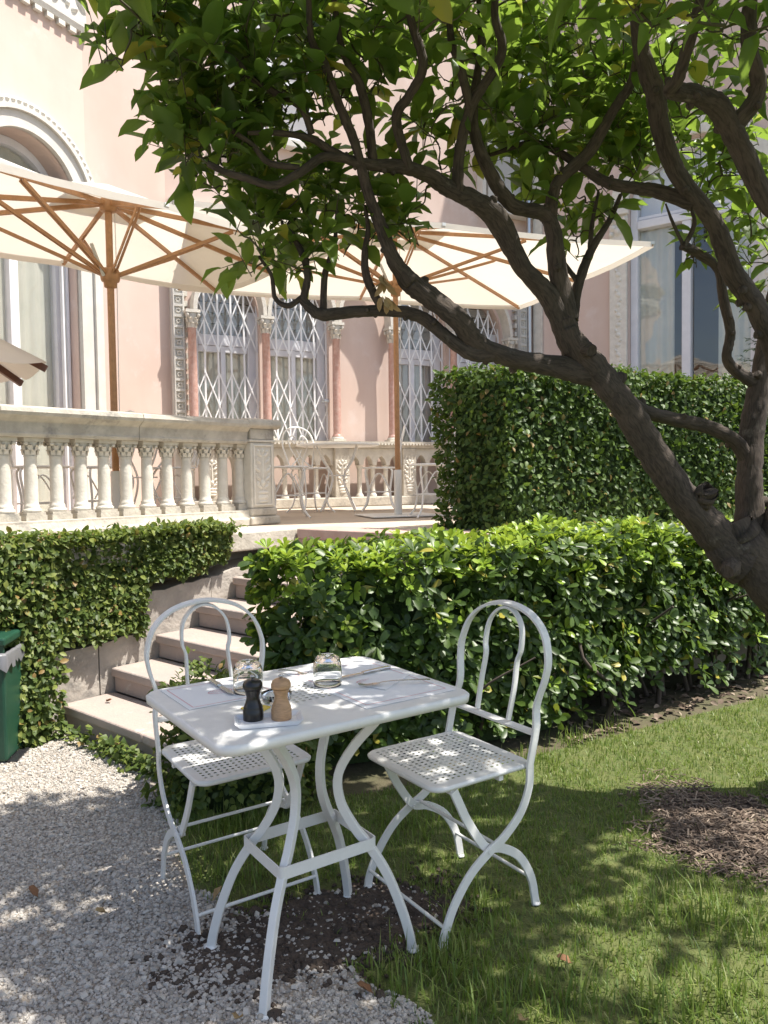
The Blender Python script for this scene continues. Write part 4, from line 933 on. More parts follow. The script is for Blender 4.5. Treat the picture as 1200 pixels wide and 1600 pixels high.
# ------------------------------------------------------------------ terrace furniture
def wire_chair():
    r = empty('wire_chair'); W = M['wire_paint']
    mb = MB(); mb.lathe([(.195, .45), (.2, .455), (.2, .462), (.19, .467)], n=24); mb.build('seat', W, r)
    def leg(a, out=.06):
        c, s = math.cos(a), math.sin(a); return crv([(c * .18, s * .18, .45), (c * .20, s * .20, .40), (c * .165, s * .165, .22), (c * .19, s * .19, .08), (c * (.2 + out), s * (.2 + out), 0)], 5)
    for a in (45, 135, 225, 315): mb = MB(); mb.tube(leg(math.radians(a)), .0092, 8); mb.build('leg', W, r)
    rg = [(.155 * math.cos(2 * math.pi * k / 24), .155 * math.sin(2 * math.pi * k / 24), .20) for k in range(25)]; mb = MB(); mb.tube(rg, .006, 6); mb.build('leg_ring', W, r)
    for sx in (-1, 1):   # arched braces under the seat
        mb = MB(); mb.tube(crv([(sx * .16, -.12, .22), (sx * .17, 0, .40), (sx * .16, .12, .22)], 6), .006, 6); mb.build('brace', W, r)
    def b(x, h): return (x, -.185 - h * .22, .46 + h)
    hp = [(-.13, 0), (-.16, .12), (-.19, .26), (-.15, .38), (-.07, .43), (0, .44)]; hp += [(-x, h) for x, h in hp[-2::-1]]
    mb = MB(); mb.tube(crv([b(*q) for q in hp], 6), .0092, 8); mb.build('back_hoop', W, r)
    for sg in (-1, 1):
        sc = [(sg * .01, .02), (sg * .05, .12), (sg * .10, .22), (sg * .11, .30), (sg * .06, .35), (sg * .02, .31), (sg * .045, .265), (sg * .07, .29)]
        mb = MB(); mb.tube(crv([b(*q) for q in sc], 5), .0075, 6); mb.build('scroll', W, r)
        sc = [(sg * .12, .02), (sg * .06, .07), (0, .14), (sg * -.03, .2)]
        mb = MB(); mb.tube(crv([b(*q) for q in sc], 5), .0075, 6); mb.build('scroll', W, r)
    return r
def wire_table():
    r = empty('wire_table'); W = M['wire_paint']
    mb = MB(); mb.lathe([(.44, .70), (.45, .705), (.45, .72), (.44, .724)], n=40); mb.build('tabletop', W, r)
    for k in range(4):
        a = math.pi / 4 + k * math.pi / 2; c, s = math.cos(a), math.sin(a)
        mb = MB(); mb.tube(crv([(c * .3, s * .3, .70), (c * .22, s * .22, .55), (c * .10, s * .10, .40), (c * .10, s * .10, .28), (c * .2, s * .2, .10), (c * .26, s * .26, 0)], 5), .010, 8); mb.build('leg', W, r)
    mb = MB(); mb.tube([(.12 * math.cos(2 * math.pi * k / 20), .12 * math.sin(2 * math.pi * k / 20), .38) for k in range(21)], .007, 6); mb.build('leg_ring', W, r); return r
wc0 = wire_chair(); wt0 = wire_table(); first = {'c': True, 't': True}
def put(kind, px, Y, face, label):
    src = wc0 if kind == 'c' else wt0
    o = src if first[kind] else copy_tree(src); first[kind] = False
    o.location = (aty(px, 720, Y).x, Y, T); o.rotation_euler = (0, 0, math.radians(face)); 
    tag(o, label, 'chair' if kind == 'c' else 'table', 'white wire chairs on the terrace' if kind == 'c' else 'white round tables on the terrace')
put('t', 528, 8.4, 0, 'round white wire table on the terrace, left of the white parasol tube')
put('c', 592, 8.3, 88, 'white wire chair with scrolled back just left of the white parasol tube')
put('c', 484, 8.0, 215, 'white wire chair with its back to us, between carved pillar and round table')
put('c', 449, 7.0, -80, 'white wire chair close behind the carved end pillar of the balustrade')
put('c', 676, 6.75, 100, 'white wire chair half hidden by the tall clipped hedge')
put('c', 152, 5.9, 140, 'white wire chair behind the balustrade, left of the brown parasol pole')
put('t', 222, 6.6, 0, 'round white wire table behind the balustrade, right of the brown parasol pole')
put('c', 268, 6.7, 90, 'white wire chair behind the balustrade at the right side of a round table')
put('c', 62, 5.5, -60, 'white wire chair seen between the leftmost balusters')
# ------------------------------------------------------------------ leaves and scattered pieces
def leaf_tpl(rows, fold=.3, droop=.25, wave=0):
    """rows: (t, halfwidth); unit length along +y"""
    V = []; F = []; mid = []; lf = []; rt = []
    for i, (t, h) in enumerate(rows):
        z = -droop * t * t
        mid.append(len(V)); V.append((0, t, z))
        if 0 < i < len(rows) - 1:
            wv = wave * (1 if i % 2 else -1)
            lf.append(len(V)); V.append((-h, t + .02, z + h * fold + wv)); rt.append(len(V)); V.append((h, t + .02, z + h * fold - wv))
    n = len(rows)
    F += [(mid[0], rt[0], mid[1]), (mid[0], mid[1], lf[0])]
    for k in range(n - 3):
        F += [(mid[k + 1], rt[k], rt[k + 1]), (mid[k + 1], rt[k + 1], mid[k + 2]), (mid[k + 1], mid[k + 2], lf[k + 1]), (mid[k + 1], lf[k + 1], lf[k])]
    F += [(mid[n - 2], rt[-1], mid[n - 1]), (mid[n - 2], mid[n - 1], lf[-1])]
    return np.array(V, float), np.array(F, int)
TPL_CIT = leaf_tpl([(0, 0), (.10, .03), (.3, .19), (.55, .235), (.8, .15), (1, 0)], .35, .28, .015)
TPL_PIT = leaf_tpl([(0, 0), (.25, .09), (.6, .20), (.85, .19), (1, 0)], .25, .18)
TPL_SML = leaf_tpl([(0, 0), (.3, .27), (.65, .26), (1, 0)], .3, .2)
TPL_IVY = leaf_tpl([(0, 0), (.22, .36), (.5, .27), (1, 0)], .22, .25)
def basis(D, Nn):
    D = D / np.linalg.norm(D, axis=1, keepdims=True); X = np.cross(D, Nn); X /= np.linalg.norm(X, axis=1, keepdims=True) + 1e-9; Z = np.cross(X, D)
    return np.stack([X, D, Z], axis=2)                     # columns
def np_mesh(name, V, F, m, smooth=True):
    me = bpy.data.meshes.new(name); me.vertices.add(len(V)); me.vertices.foreach_set('co', V.astype(np.float32).ravel())
    k = F.shape[1]; me.loops.add(F.size); me.loops.foreach_set('vertex_index', F.astype(np.int32).ravel())
    me.polygons.add(len(F)); me.polygons.foreach_set('loop_start', np.arange(0, F.size, k, dtype=np.int32)); me.polygons.foreach_set('use_smooth', np.full(len(F), smooth))
    me.update(calc_edges=True); me.materials.append(m); return me
def scatter(name, tpl, P, B, S, m, parent=None, smooth=True):
    tv, tf = tpl; n = len(P)
    if n == 0: return None
    S3 = S[:, None] * np.ones(3) if S.ndim == 1 else S
    V = np.einsum('nij,nkj->nki', B, tv[None] * S3[:, None, :]) + P[:, None, :]
    if parent is not None: V = V - np.array(wloc(parent))
    F = tf[None] + (np.arange(n) * len(tv))[:, None, None]
    me = np_mesh(name, V.reshape(-1, 3), F.reshape(-1, tf.shape[1]), m, smooth); o = bpy.data.objects.new(name, me); COL.objects.link(o)
    if parent is not None: o.parent = parent
    return o
def foliage(parent, tpl, P, B, S, m, nsep=300, name='leaf', bulk='foliage', far_bias=0):
    """the leaves that show largest become parts of their own, the rest one part of kind stuff"""
    x, y, dz = proj_np(P); inside = (x > 5) & (x < 1195) & (y > 5) & (y < 1595)
    size = np.where(inside, S / np.maximum(dz, .3), 0); idx = np.argsort(-size)[:nsep] if nsep else np.array([], int)
    idx = idx[size[idx] > 0] if nsep else idx
    me = np_mesh(name, tpl[0], tpl[1], m); off = np.array(wloc(parent))
    for i in idx:
        o = bpy.data.objects.new(name, me); COL.objects.link(o); o.parent = parent
        R = Matrix([[float(v) for v in r] for r in B[i]]).to_4x4()
        o.matrix_local = Matrix.Translation(Vector(P[i] - off)) @ R @ Matrix.Scale(float(S[i]), 4)
    keep = np.ones(len(P), bool); keep[idx] = False
    o = scatter(bulk, tpl, P[keep], B[keep], S[keep], m, parent)
    if o: tag(o, kind='stuff')
def rvec(n): v = rng.normal(size=(n, 3)); return v / np.linalg.norm(v, axis=1, keepdims=True)
def bumps(P, k=5.0, seed=0):
    r = np.random.default_rng(seed); out = np.zeros(len(P))
    for j in range(7):
        d = r.normal(size=3) * k * (1 + .35 * j); out += np.sin(P @ d + r.uniform(0, 6.28)) / (1 + .4 * j)
    return out / 3
def inset(poly, d):
    n = len(poly); A = sum(poly[i][0] * poly[(i + 1) % n][1] - poly[(i + 1) % n][0] * poly[i][1] for i in range(n)); sg = 1 if A > 0 else -1; out = []
    for i in range(n):
        p0, p1, p2 = (Vector(poly[(i - 1) % n][:2]), Vector(poly[i][:2]), Vector(poly[(i + 1) % n][:2]))
        a = (p1 - p0).normalized(); b = (p2 - p1).normalized(); na = Vector((-a.y, a.x)) * sg; nb = Vector((-b.y, b.x)) * sg; m_ = (na + nb); m_ = m_ / max(m_.length_squared, .4) * 2 / 1
        out.append(tuple(p1 + m_ * .5 * d * 1.0 if False else p1 + (na + nb) / max((na + nb).length_squared, .5) * 2 * d))
    return out
def hedge_points(poly, z0, z1, dens, bump=.05, depth=.06, skip=lambda P: np.zeros(len(P), bool), seed=1, round_=.08):
    n = len(poly); P = []; Nn = []
    A = .5 * sum(poly[i][0] * poly[(i + 1) % n][1] - poly[(i + 1) % n][0] * poly[i][1] for i in range(n)); sg = 1 if A > 0 else -1
    for i in range(n):
        a = np.array(poly[i][:2]); b = np.array(poly[(i + 1) % n][:2]); L = np.linalg.norm(b - a); m_ = int(L * (z1 - z0) * dens)
        t = rng.random(m_); z = z0 + (z1 - z0) * rng.random(m_); e = (b - a) / L; nn = np.array([e[1], -e[0]]) * sg
        P.append(np.column_stack([a + np.outer(t * L, e), z])); Nn.append(np.tile([nn[0], nn[1], .15], (m_, 1)))
    x0, x1 = min(p[0] for p in poly), max(p[0] for p in poly); y0, y1 = min(p[1] for p in poly), max(p[1] for p in poly)
    m_ = int((x1 - x0) * (y1 - y0) * dens); X = rng.uniform(x0, x1, m_); Y = rng.uniform(y0, y1, m_); k = inpoly(X, Y, poly)
    P.append(np.column_stack([X[k], Y[k], np.full(k.sum(), z1)])); Nn.append(np.tile([0, 0, 1.], (k.sum(), 1)))
    P = np.concatenate(P); Nn = np.concatenate(Nn); top = Nn[:, 2] > .9
    edge = np.clip((P[:, 2] - (z1 - round_ * 1.5)) / (round_ * 1.5), 0, 1) * ~top
    b = bumps(P, 4.5, seed) * bump - rng.exponential(depth * .5, len(P)) + rng.normal(0, .012, len(P)) - edge ** 2 * round_ * .6
    P = P + Nn * b[:, None]; Nn = Nn + np.column_stack([np.zeros((len(P), 2)), edge * .7])
    k = ~skip(P); return P[k], Nn[k] / np.linalg.norm(Nn[k], axis=1, keepdims=True), top[k]
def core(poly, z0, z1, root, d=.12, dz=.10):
    mb = MB(); mb.prism(inset(poly, d), z0, z1 - dz); return mb.build('light_block_core', M['core'], root, True)  # shrunken solid added inside the leaves to stop light passing through

# ------------------------------------------------------------------ front hedge (whorled glossy leaves)
HP = [(-.60, 3.36), (-.35, 3.30), (.0, 3.42), (.78, 3.76), (1.5, 4.2), (2.4, 4.78), (3.6, 5.5), (3.45, 5.9), (2.0, 5.12), (.55, 4.40), (-.02, 4.20)]
hz0 = empty('front_hedge', (.4, 3.8, 0)); tag(hz0, 'broad glossy-leaved hedge with bright lime tips behind the garden table', 'hedge')
def under(P): return (P[:, 0] > .9) & (P[:, 2] < .22 + .12 * np.clip(P[:, 0] - 1.2, 0, 1)) & (rng.random(len(P)) < .7)
P, Nn, top = hedge_points(HP, .10, 1.0, 470, .06, .10, under, 4)
n = len(P); Dv = Nn + np.array([0, 0, .55]) + rng.normal(0, .35, (n, 3)); Dv /= np.linalg.norm(Dv, axis=1, keepdims=True)
def whorls(P, D, size, k, open_):
    """k leaves round each shoot axis"""
    n = len(P); a = np.cross(D, rvec(n)); a /= np.linalg.norm(a, axis=1, keepdims=True); b = np.cross(D, a); PP = []; DD = []; NN = []; SS = []
    for j in range(k):
        g = 2 * math.pi * j / k * 1.0 + rng.uniform(0, .5, n) + j * .3; r = a * np.cos(g)[:, None] + b * np.sin(g)[:, None]
        op = open_ + rng.normal(0, .18, n); d = D * np.cos(op)[:, None] + r * np.sin(op)[:, None]; nn = D * np.sin(op)[:, None] - r * np.cos(op)[:, None]
        PP.append(P + d * .004); DD.append(d); NN.append(nn + rng.normal(0, .15, (n, 3))); SS.append(size * rng.uniform(.6, 1.2, n))
    return np.concatenate(PP), basis(np.concatenate(DD), np.concatenate(NN)), np.concatenate(SS)
new = rng.random(n) < np.where(top, .68, np.where(P[:, 2] > .80, .42, .08))
p1, b1, s1 = whorls(P[~new], Dv[~new], .074, 7, 1.12); foliage(hz0, TPL_PIT, p1, b1, s1, M['pitto'], 180)
p1, b1, s1 = whorls(P[new], Dv[new], .058, 7, .85); foliage(hz0, TPL_PIT, p1, b1, s1, M['pitto_new'], 120, 'young_leaf', 'young_foliage')
mb = MB(); mb.prism(inset(HP[:4] + [(1.0, 3.9), (1.1, 4.7), HP[9], HP[10]], .14), 0, .86); mb.build('light_block_core', M['core'], hz0, True)  # solid filler added within the hedge to keep light out
mb = MB(); mb.prism(inset([(.95, 3.88), (1.5, 4.2), (2.4, 4.78), (3.6, 5.5), (3.45, 5.9), (2.0, 5.12), (.9, 4.58)], .15), .42, .86); mb.build('light_block_core', M['core'], hz0, True)  # same added light block for the open right part
for i in range(26):                                   # woody stems under the open right part
    t = i / 25; a = Vector((.95 + 2.2 * t, 4.1 + 1.42 * t, 0)) + Vector((random.uniform(-.12, .12), random.uniform(-.15, .15), 0))
    q = [a, a + Vector((random.uniform(-.06, .06), random.uniform(-.06, .06), .2)), a + Vector((random.uniform(-.22, .22), random.uniform(-.2, .1), .40)), a + Vector((random.uniform(-.3, .3), random.uniform(-.35, .1), .62))]
    mb = MB(); mb.tube(crv(q, 4), list(np.linspace(.016, .006, 13)), 6); mb.build('stem', M['bark'], hz0, True)
for i in range(10):
    a = onz(random.uniform(470, 760), 1190, 0) + Vector((0, .22, 0)); q = [a, a + Vector((random.uniform(-.1, .1), -.06, .15)), a + Vector((random.uniform(-.22, .22), -.16, .32)), a + Vector((random.uniform(-.3, .3), -.2, .48))]
    mb = MB(); mb.tube(crv(q, 4), list(np.linspace(.010, .004, 13)), 6); mb.build('stem', M['bark'], hz0, True)
# low ivy bush at the foot of the steps
BP = [(-.99, 3.10), (-.72, 2.90), (-.38, 2.96), (-.25, 3.3), (-.62, 3.48), (-.86, 3.30)]
b0 = empty('ivy_bush', (-.7, 3.15, 0)); tag(b0, 'low rounded ivy bush beside the bottom step, behind the left chair', 'bush')
P, Nn, top = hedge_points(BP, .0, .50, 2600, .09, .07, seed=8, round_=.16)
n = len(P); D = Nn * .5 + rvec(n) * .7 + np.array([0, 0, -.25]); foliage(b0, TPL_SML, P, basis(D, Nn + rvec(n) * .45 + np.array([0, 0, .3])), rng.uniform(.028, .048, n), M['ivy'], 150)
core(BP, 0, .50, b0, .10, .12)
# ------------------------------------------------------------------ tall clipped hedge on the terrace
Q = Vector((.775, 4.84)); e1 = Vector((.9, .44)).normalized(); e2 = Vector((-.76, .65)).normalized()
BH = [tuple(Q + e2 * .58), tuple(Q), tuple(Q + e1 * 3.6), tuple(Q + e1 * 3.6 + e2 * .8), tuple(Q + e1 * .9 + e2 * .75)]
h2 = empty('tall_hedge', (1.9, 5.5, T)); tag(h2, 'tall square-clipped dark green hedge at the terrace edge', 'hedge')
P, Nn, top = hedge_points(BH, T - .15, 2.03, 2900, .05, .06, lambda P: P[:, 1] > 6.6, 12, .07)
n = len(P); D = Nn * .35 + rvec(n) * .75 + np.array([0, 0, -.35]); foliage(h2, TPL_SML, P, basis(D, Nn + rvec(n) * .55 + np.array([0, 0, .25])), rng.uniform(.022, .056, n), M['hedge_leaf'], 300)
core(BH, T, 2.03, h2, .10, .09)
# ------------------------------------------------------------------ ivy on the terrace wall
iv = empty('wall_ivy', FS.pt(-.4, 0, 0)); tag(iv, 'dense ivy curtain hanging over the terrace wall left of the steps', 'ivy')
m_ = 27000; s = rng.uniform(-2.4, 1.15, m_); zl = np.where(s < -.06, -.02, np.where(s < .51, .49 + .02 * np.sin(s * 23), np.where(s < .95, .79 + .02 * np.sin(s * 31), .82 + (s - .95) * .22 + .02 * np.sin(s * 27))))
zl = zl + (np.clip(s + .06, 0, .1) * 0); zt_ = T + .05 - np.clip(s - 1.1, 0, 1) * .12
z = zl - .03 + (zt_ - zl + .03) * rng.random(m_) ** .9
topm = rng.random(m_) < .16
d = np.where(s < -.06, .10 + .05 * (1 - z / T), .045) + np.where(s > .9, -.02, 0)
e_ = np.array(FS.e); nn_ = np.array(FS.n); p0_ = np.array(FS.p0)
Pb = p0_[None] * [1, 1, 0] + s[:, None] * e_ + np.column_stack([np.zeros(m_), np.zeros(m_), z])
bu = bumps(Pb, 4.0, 21) * .055 - rng.exponential(.03, m_)
d = np.where(topm, rng.uniform(-.12, .12, m_), d + bu); z = np.where(topm, zt_ + .02 + bu * .6, z)
P = p0_[None] * [1, 1, 0] + s[:, None] * e_ + d[:, None] * nn_ + np.column_stack([np.zeros(m_), np.zeros(m_), z])
Nn = np.where(topm[:, None], np.array([[0, 0, 1.]]), nn_[None] + np.array([[0, 0, .3]]))
D = rvec(m_) * .7 + Nn * .3 + np.array([0, 0, -.4]); foliage(iv, TPL_SML, P, basis(D, Nn + rvec(m_) * .45 + np.array([0, 0, .25])), rng.uniform(.026, .050, m_), M['ivy'], 300)
mb = MB(); mb.fbox(FS, -2.4, -.08, 0, T + .0, -.2, .03); mb.build('light_block_core', M['core'], iv, True)  # solid box added behind the ivy leaves to block light
# creeping ivy along the foot of the bottom step
ci = empty('creeping_ivy', FS.pt(-.08, 0, .5)); tag(ci, 'sparse ivy creeping along the foot of the bottom step', 'ivy')
m_ = 420; dd = rng.beta(2.2, 1.2, m_) * 1.05; P = np.array([list(FS.pt(-.03 - abs(rng.normal(0, .035)), abs(rng.normal(0, .035)) + .012, float(x))) for x in dd])
foliage(ci, TPL_IVY, P, basis(rvec(m_) + np.array([0, -.3, .1]), rvec(m_) * .4 + np.array([0, -.2, 1])), rng.uniform(.025, .045, m_), M['ivy'], 60)

# ------------------------------------------------------------------ citrus tree
tree = empty('citrus_tree', (aty(1330, 900, 3.07).x, 3.07, 0)); tag(tree, 'leaning citrus tree with twisting dark limbs and glossy leaves spread over the table', 'tree')
LIMB_PTS = []
def branch(pts, name='limb', n=8, knots=True, par=None):
    """pts: (px, py, depth, width px)"""
    raw = crv([(*aty(p[0], p[1], p[2]), p[3] * (.31 if p[3] > 40 else .43 if p[3] > 15 else .48) * p[2] / FPX) for p in pts], 9); n = max(n, 8) + (6 if n >= 8 else 0); P = [Vector(q[:3]) for q in raw]
    r = [max(.003, q[3]) for q in raw]; rr = random.Random(int(pts[0][0] * 7 + pts[0][1]))
    for i in range(1, len(P) - 1):
        P[i] += Vector((rr.uniform(-1, 1), rr.uniform(-1, 1), rr.uniform(-1, 1))) * r[i] * .05; r[i] *= rr.uniform(.96, 1.05)
    mb = MB(); nn = n; pts_ = P
    LIMB_PTS.extend(tuple(q) for q in P[len(P) // 4 if name in ('trunk', 'main_limb') else 0:])
    mb.tube(pts_, r, nn)
    # uneven surface
    o_ = len(mb.v)
    for i in range(len(P) * nn):
        if i < len(mb.v):
            c = P[i // nn]; v = Vector(mb.v[i]); k = 1 + .07 * math.sin(3 * 6.283 * (i % nn) / nn + i // nn * .22) + .05 * math.sin(2 * 6.283 * (i % nn) / nn - i // nn * .31) + rr.uniform(-.018, .018); mb.v[i] = tuple(c + (v - c) * k)
    if knots:
        for _ in range(max(1, len(P) // 14)):
            i = rr.randrange(2, len(P) - 1); t = (P[i] - P[i - 1]).normalized(); s_ = t.cross(Vector((rr.uniform(-1, 1), rr.uniform(-1, 1), rr.uniform(-1, 1)))).normalized()
            mb.tube([P[i], P[i] + s_ * r[i] * 1.15, P[i] + s_ * r[i] * 1.4 + t * r[i] * .1], [r[i] * .55, r[i] * .45, r[i] * .30], 7)
    co = [(0, 0, 0)] * len(mb.v); ln = 0
    for i in range(len(P)):
        ln += (P[i] - P[i - 1]).length if i else 0
        for j in range(nn): a = 2 * math.pi * j / nn; co[i * nn + j] = (r[i] * math.cos(a), r[i] * math.sin(a), ln)
    for i in range(len(P) * nn, len(mb.v)): co[i] = mb.v[i]
    o = mb.build(name, M['bark'], par or tree, True); at = o.data.attributes.new('limb_co', 'FLOAT_VECTOR', 'POINT'); at.data.foreach_set('vector', np.array(co, np.float32).ravel()); return o
branch([(1345, 1268, 3.07, 200), (1330, 1200, 3.06, 165), (1290, 1040, 3.05, 150), (1222, 925, 3.02, 140), (1165, 860, 3.0, 128), (1140, 820, 3.0, 105)], 'trunk', 14)
branch([(1160, 880, 2.98, 112), (1120, 840, 2.97, 92), (1070, 780, 2.94, 80), (1020, 705, 2.91, 74), (970, 630, 2.88, 70), (930, 580, 2.86, 72), (895, 540, 2.84, 68), (880, 500, 2.82, 54)], 'main_limb', 12)
branch([(1190, 900, 3.02, 100), (1172, 820, 3.04, 74), (1172, 740, 3.06, 62), (1178, 660, 3.08, 56), (1188, 590, 3.1, 52), (1205, 500, 3.12, 46), (1240, 380, 3.1, 36)], 'main_limb', 12)
branch([(1200, 880, 3.0, 80), (1225, 780, 2.95, 66), (1235, 660, 2.86, 60), (1215, 560, 2.78, 58), (1180, 478, 2.72, 52), (1146, 426, 2.68, 48), (1114, 346, 2.64, 44), (1061, 277, 2.6, 41), (1034, 203, 2.56, 34), (1024, 149, 2.52, 34), (1002, 80, 2.48, 28), (990, -30, 2.4, 20)], 'main_limb', 12)
branch([(920, 585, 2.86, 56), (860, 572, 2.82, 52), (800, 560, 2.78, 48), (745, 535, 2.74, 46), (715, 500, 2.7, 40), (665, 460, 2.66, 36), (638, 438, 2.64, 36), (612, 400, 2.6, 26), (592, 345, 2.57, 22), (575, 300, 2.54, 20), (562, 250, 2.5, 18)])
branch([(770, 552, 2.76, 30), (735, 552, 2.74, 26), (700, 528, 2.72, 24), (662, 497, 2.7, 22), (620, 487, 2.68, 22), (560, 487, 2.66, 20), (505, 491, 2.64, 22), (485, 482, 2.63, 18), (470, 465, 2.62, 13)])
branch([(474, 468, 2.62, 12), (480, 425, 2.6, 12), (462, 375, 2.57, 10), (440, 350, 2.55, 8)], 'small_branch', 6, False)
branch([(505, 489, 2.64, 12), (508, 430, 2.62, 11), (522, 385, 2.6, 8), (526, 330, 2.58, 5)], 'small_branch', 6, False)
branch([(472, 464, 2.62, 8), (450, 478, 2.6, 9), (430, 466, 2.59, 8), (424, 430, 2.57, 6), (404, 400, 2.55, 5)], 'small_branch', 6, False)
branch([(600, 487, 2.67, 14), (575, 440, 2.64, 14), (570, 400, 2.62, 12), (575, 360, 2.6, 8), (570, 320, 2.58, 5)], 'small_branch', 6, False)
branch([(895, 545, 2.84, 56), (858, 466, 2.8, 50), (816, 416, 2.76, 46), (784, 352, 2.72, 40), (746, 318, 2.68, 36), (704, 296, 2.64, 30), (667, 272, 2.6, 26), (629, 261, 2.56, 24), (578, 258, 2.52, 20), (512, 244, 2.46, 16), (466, 271, 2.42, 13), (428, 290, 2.4, 12), (387, 279, 2.37, 11), (353, 269, 2.35, 11), (324, 256, 2.33, 9)])
branch([(468, 262, 2.42, 10), (420, 254, 2.4, 10), (395, 227, 2.37, 9), (362, 204, 2.34, 8)], 'small_branch', 6, False)
branch([(562, 256, 2.5, 14), (520, 237, 2.47, 13), (487, 217, 2.44, 12), (437, 208, 2.4, 9), (387, 208, 2.36, 7)], 'small_branch', 6, False)
branch([(487, 210, 2.44, 12), (470, 167, 2.41, 12), (428, 144, 2.38, 11), (391, 121, 2.35, 9), (370, 96, 2.33, 8), (324, 60, 2.3, 7)], 'small_branch', 6, False)
branch([(564, 256, 2.5, 16), (549, 208, 2.46, 15), (528, 158, 2.42, 14), (507, 100, 2.38, 13), (487, 62, 2.34, 11), (482, -20, 2.28, 9)], 'small_branch', 8, False)
branch([(582, 250, 2.53, 18), (578, 200, 2.5, 17), (562, 133, 2.46, 14), (535, 79, 2.42, 11), (520, -20, 2.35, 8)], 'small_branch', 8, False)
branch([(640, 266, 2.56, 18), (619, 187, 2.52, 17), (640, 149, 2.48, 17), (661, 101, 2.44, 15), (640, 21, 2.4, 12), (640, -60, 2.35, 9)], 'small_branch', 8, False)
branch([(715, 300, 2.64, 22), (718, 240, 2.62, 20), (736, 165, 2.58, 18), (784, 85, 2.54, 15), (773, 21, 2.5, 12), (780, -60, 2.45, 9)], 'small_branch', 8, False)
branch([(734, 170, 2.58, 15), (720, 107, 2.54, 14), (704, 53, 2.5, 12), (700, -40, 2.45, 9)], 'small_branch', 8, False)
branch([(888, 500, 2.83, 40), (872, 430, 2.8, 32), (858, 341, 2.77, 28), (800, 320, 2.73, 24), (763, 266, 2.7, 24), (741, 203, 2.67, 20), (741, 150, 2.64, 16), (752, 60, 2.6, 12), (745, -40, 2.55, 8)])
branch([(858, 350, 2.77, 24), (869, 288, 2.75, 22), (922, 235, 2.72, 20), (960, 170, 2.68, 18), (987, 128, 2.65, 16), (997, 64, 2.6, 12), (1010, -40, 2.55, 9)])
branch([(1085, 318, 2.62, 26), (1030, 300, 2.66, 24), (987, 293, 2.7, 22), (944, 283, 2.73, 18), (901, 256, 2.77, 14), (837, 224, 2.8, 10), (765, 242, 2.84, 6)])
branch([(895, 500, 2.86, 22), (903, 448, 2.88, 18), (922, 394, 2.9, 14), (954, 341, 2.92, 9), (970, 304, 2.94, 6)], 'small_branch', 7, False)
branch([(922, 398, 2.9, 9), (925, 350, 2.91, 7), (935, 300, 2.93, 5)], 'small_branch', 6, False)
branch([(903, 440, 2.88, 9), (880, 410, 2.9, 7), (866, 395, 2.91, 5)], 'small_branch', 6, False)
branch([(1235, 345, 2.3, 46), (1200, 318, 2.28, 44), (1157, 229, 2.24, 40), (1125, 172, 2.2, 38), (1090, 150, 2.17, 34), (1050, 139, 2.14, 30), (1061, 120, 2.1, 22), (1082, 48, 2.05, 20), (1100, -30, 2.0, 15)], 'main_limb', 10)
branch([(1260, 800, 2.98, 60), (1275, 600, 2.7, 54), (1262, 430, 2.4, 48), (1230, 340, 2.3, 46)], 'main_limb', 10)
branch([(1140, 205, 2.22, 30), (1185, 140, 2.18, 28), (1170, 60, 2.14, 26), (1176, -40, 2.1, 20)], 'limb', 8)
branch([(1185, 600, 3.1, 26), (1150, 580, 3.05, 20), (1136, 556, 3.02, 18), (1141, 520, 3.0, 17), (1130, 465, 2.96, 17), (1122, 420, 2.93, 16), (1090, 395, 2.9, 15), (1066, 384, 2.88, 15)], 'small_branch', 8)
branch([(1070, 384, 2.88, 8), (1085, 350, 2.87, 7), (1080, 325, 2.86, 5)], 'small_branch', 6, False); branch([(1068, 384, 2.88, 6), (1052, 350, 2.87, 5), (1040, 318, 2.86, 3)], 'small_branch', 6, False)
branch([(965, 612, 2.9, 34), (1000, 640, 2.95, 27), (1050, 655, 3.0, 24), (1110, 668, 3.03, 24), (1150, 690, 3.05, 26), (1172, 725, 3.06, 28)], 'limb', 8)
branch([(893, 528, 2.84, 40), (915, 545, 2.80, 26), (925, 548, 2.77, 22)], 'sawn_stub', 8, False)
branch([(1090, 800, 2.94, 46), (1100, 775, 2.90, 40), (1106, 768, 2.88, 36)], 'sawn_stub', 8, False)
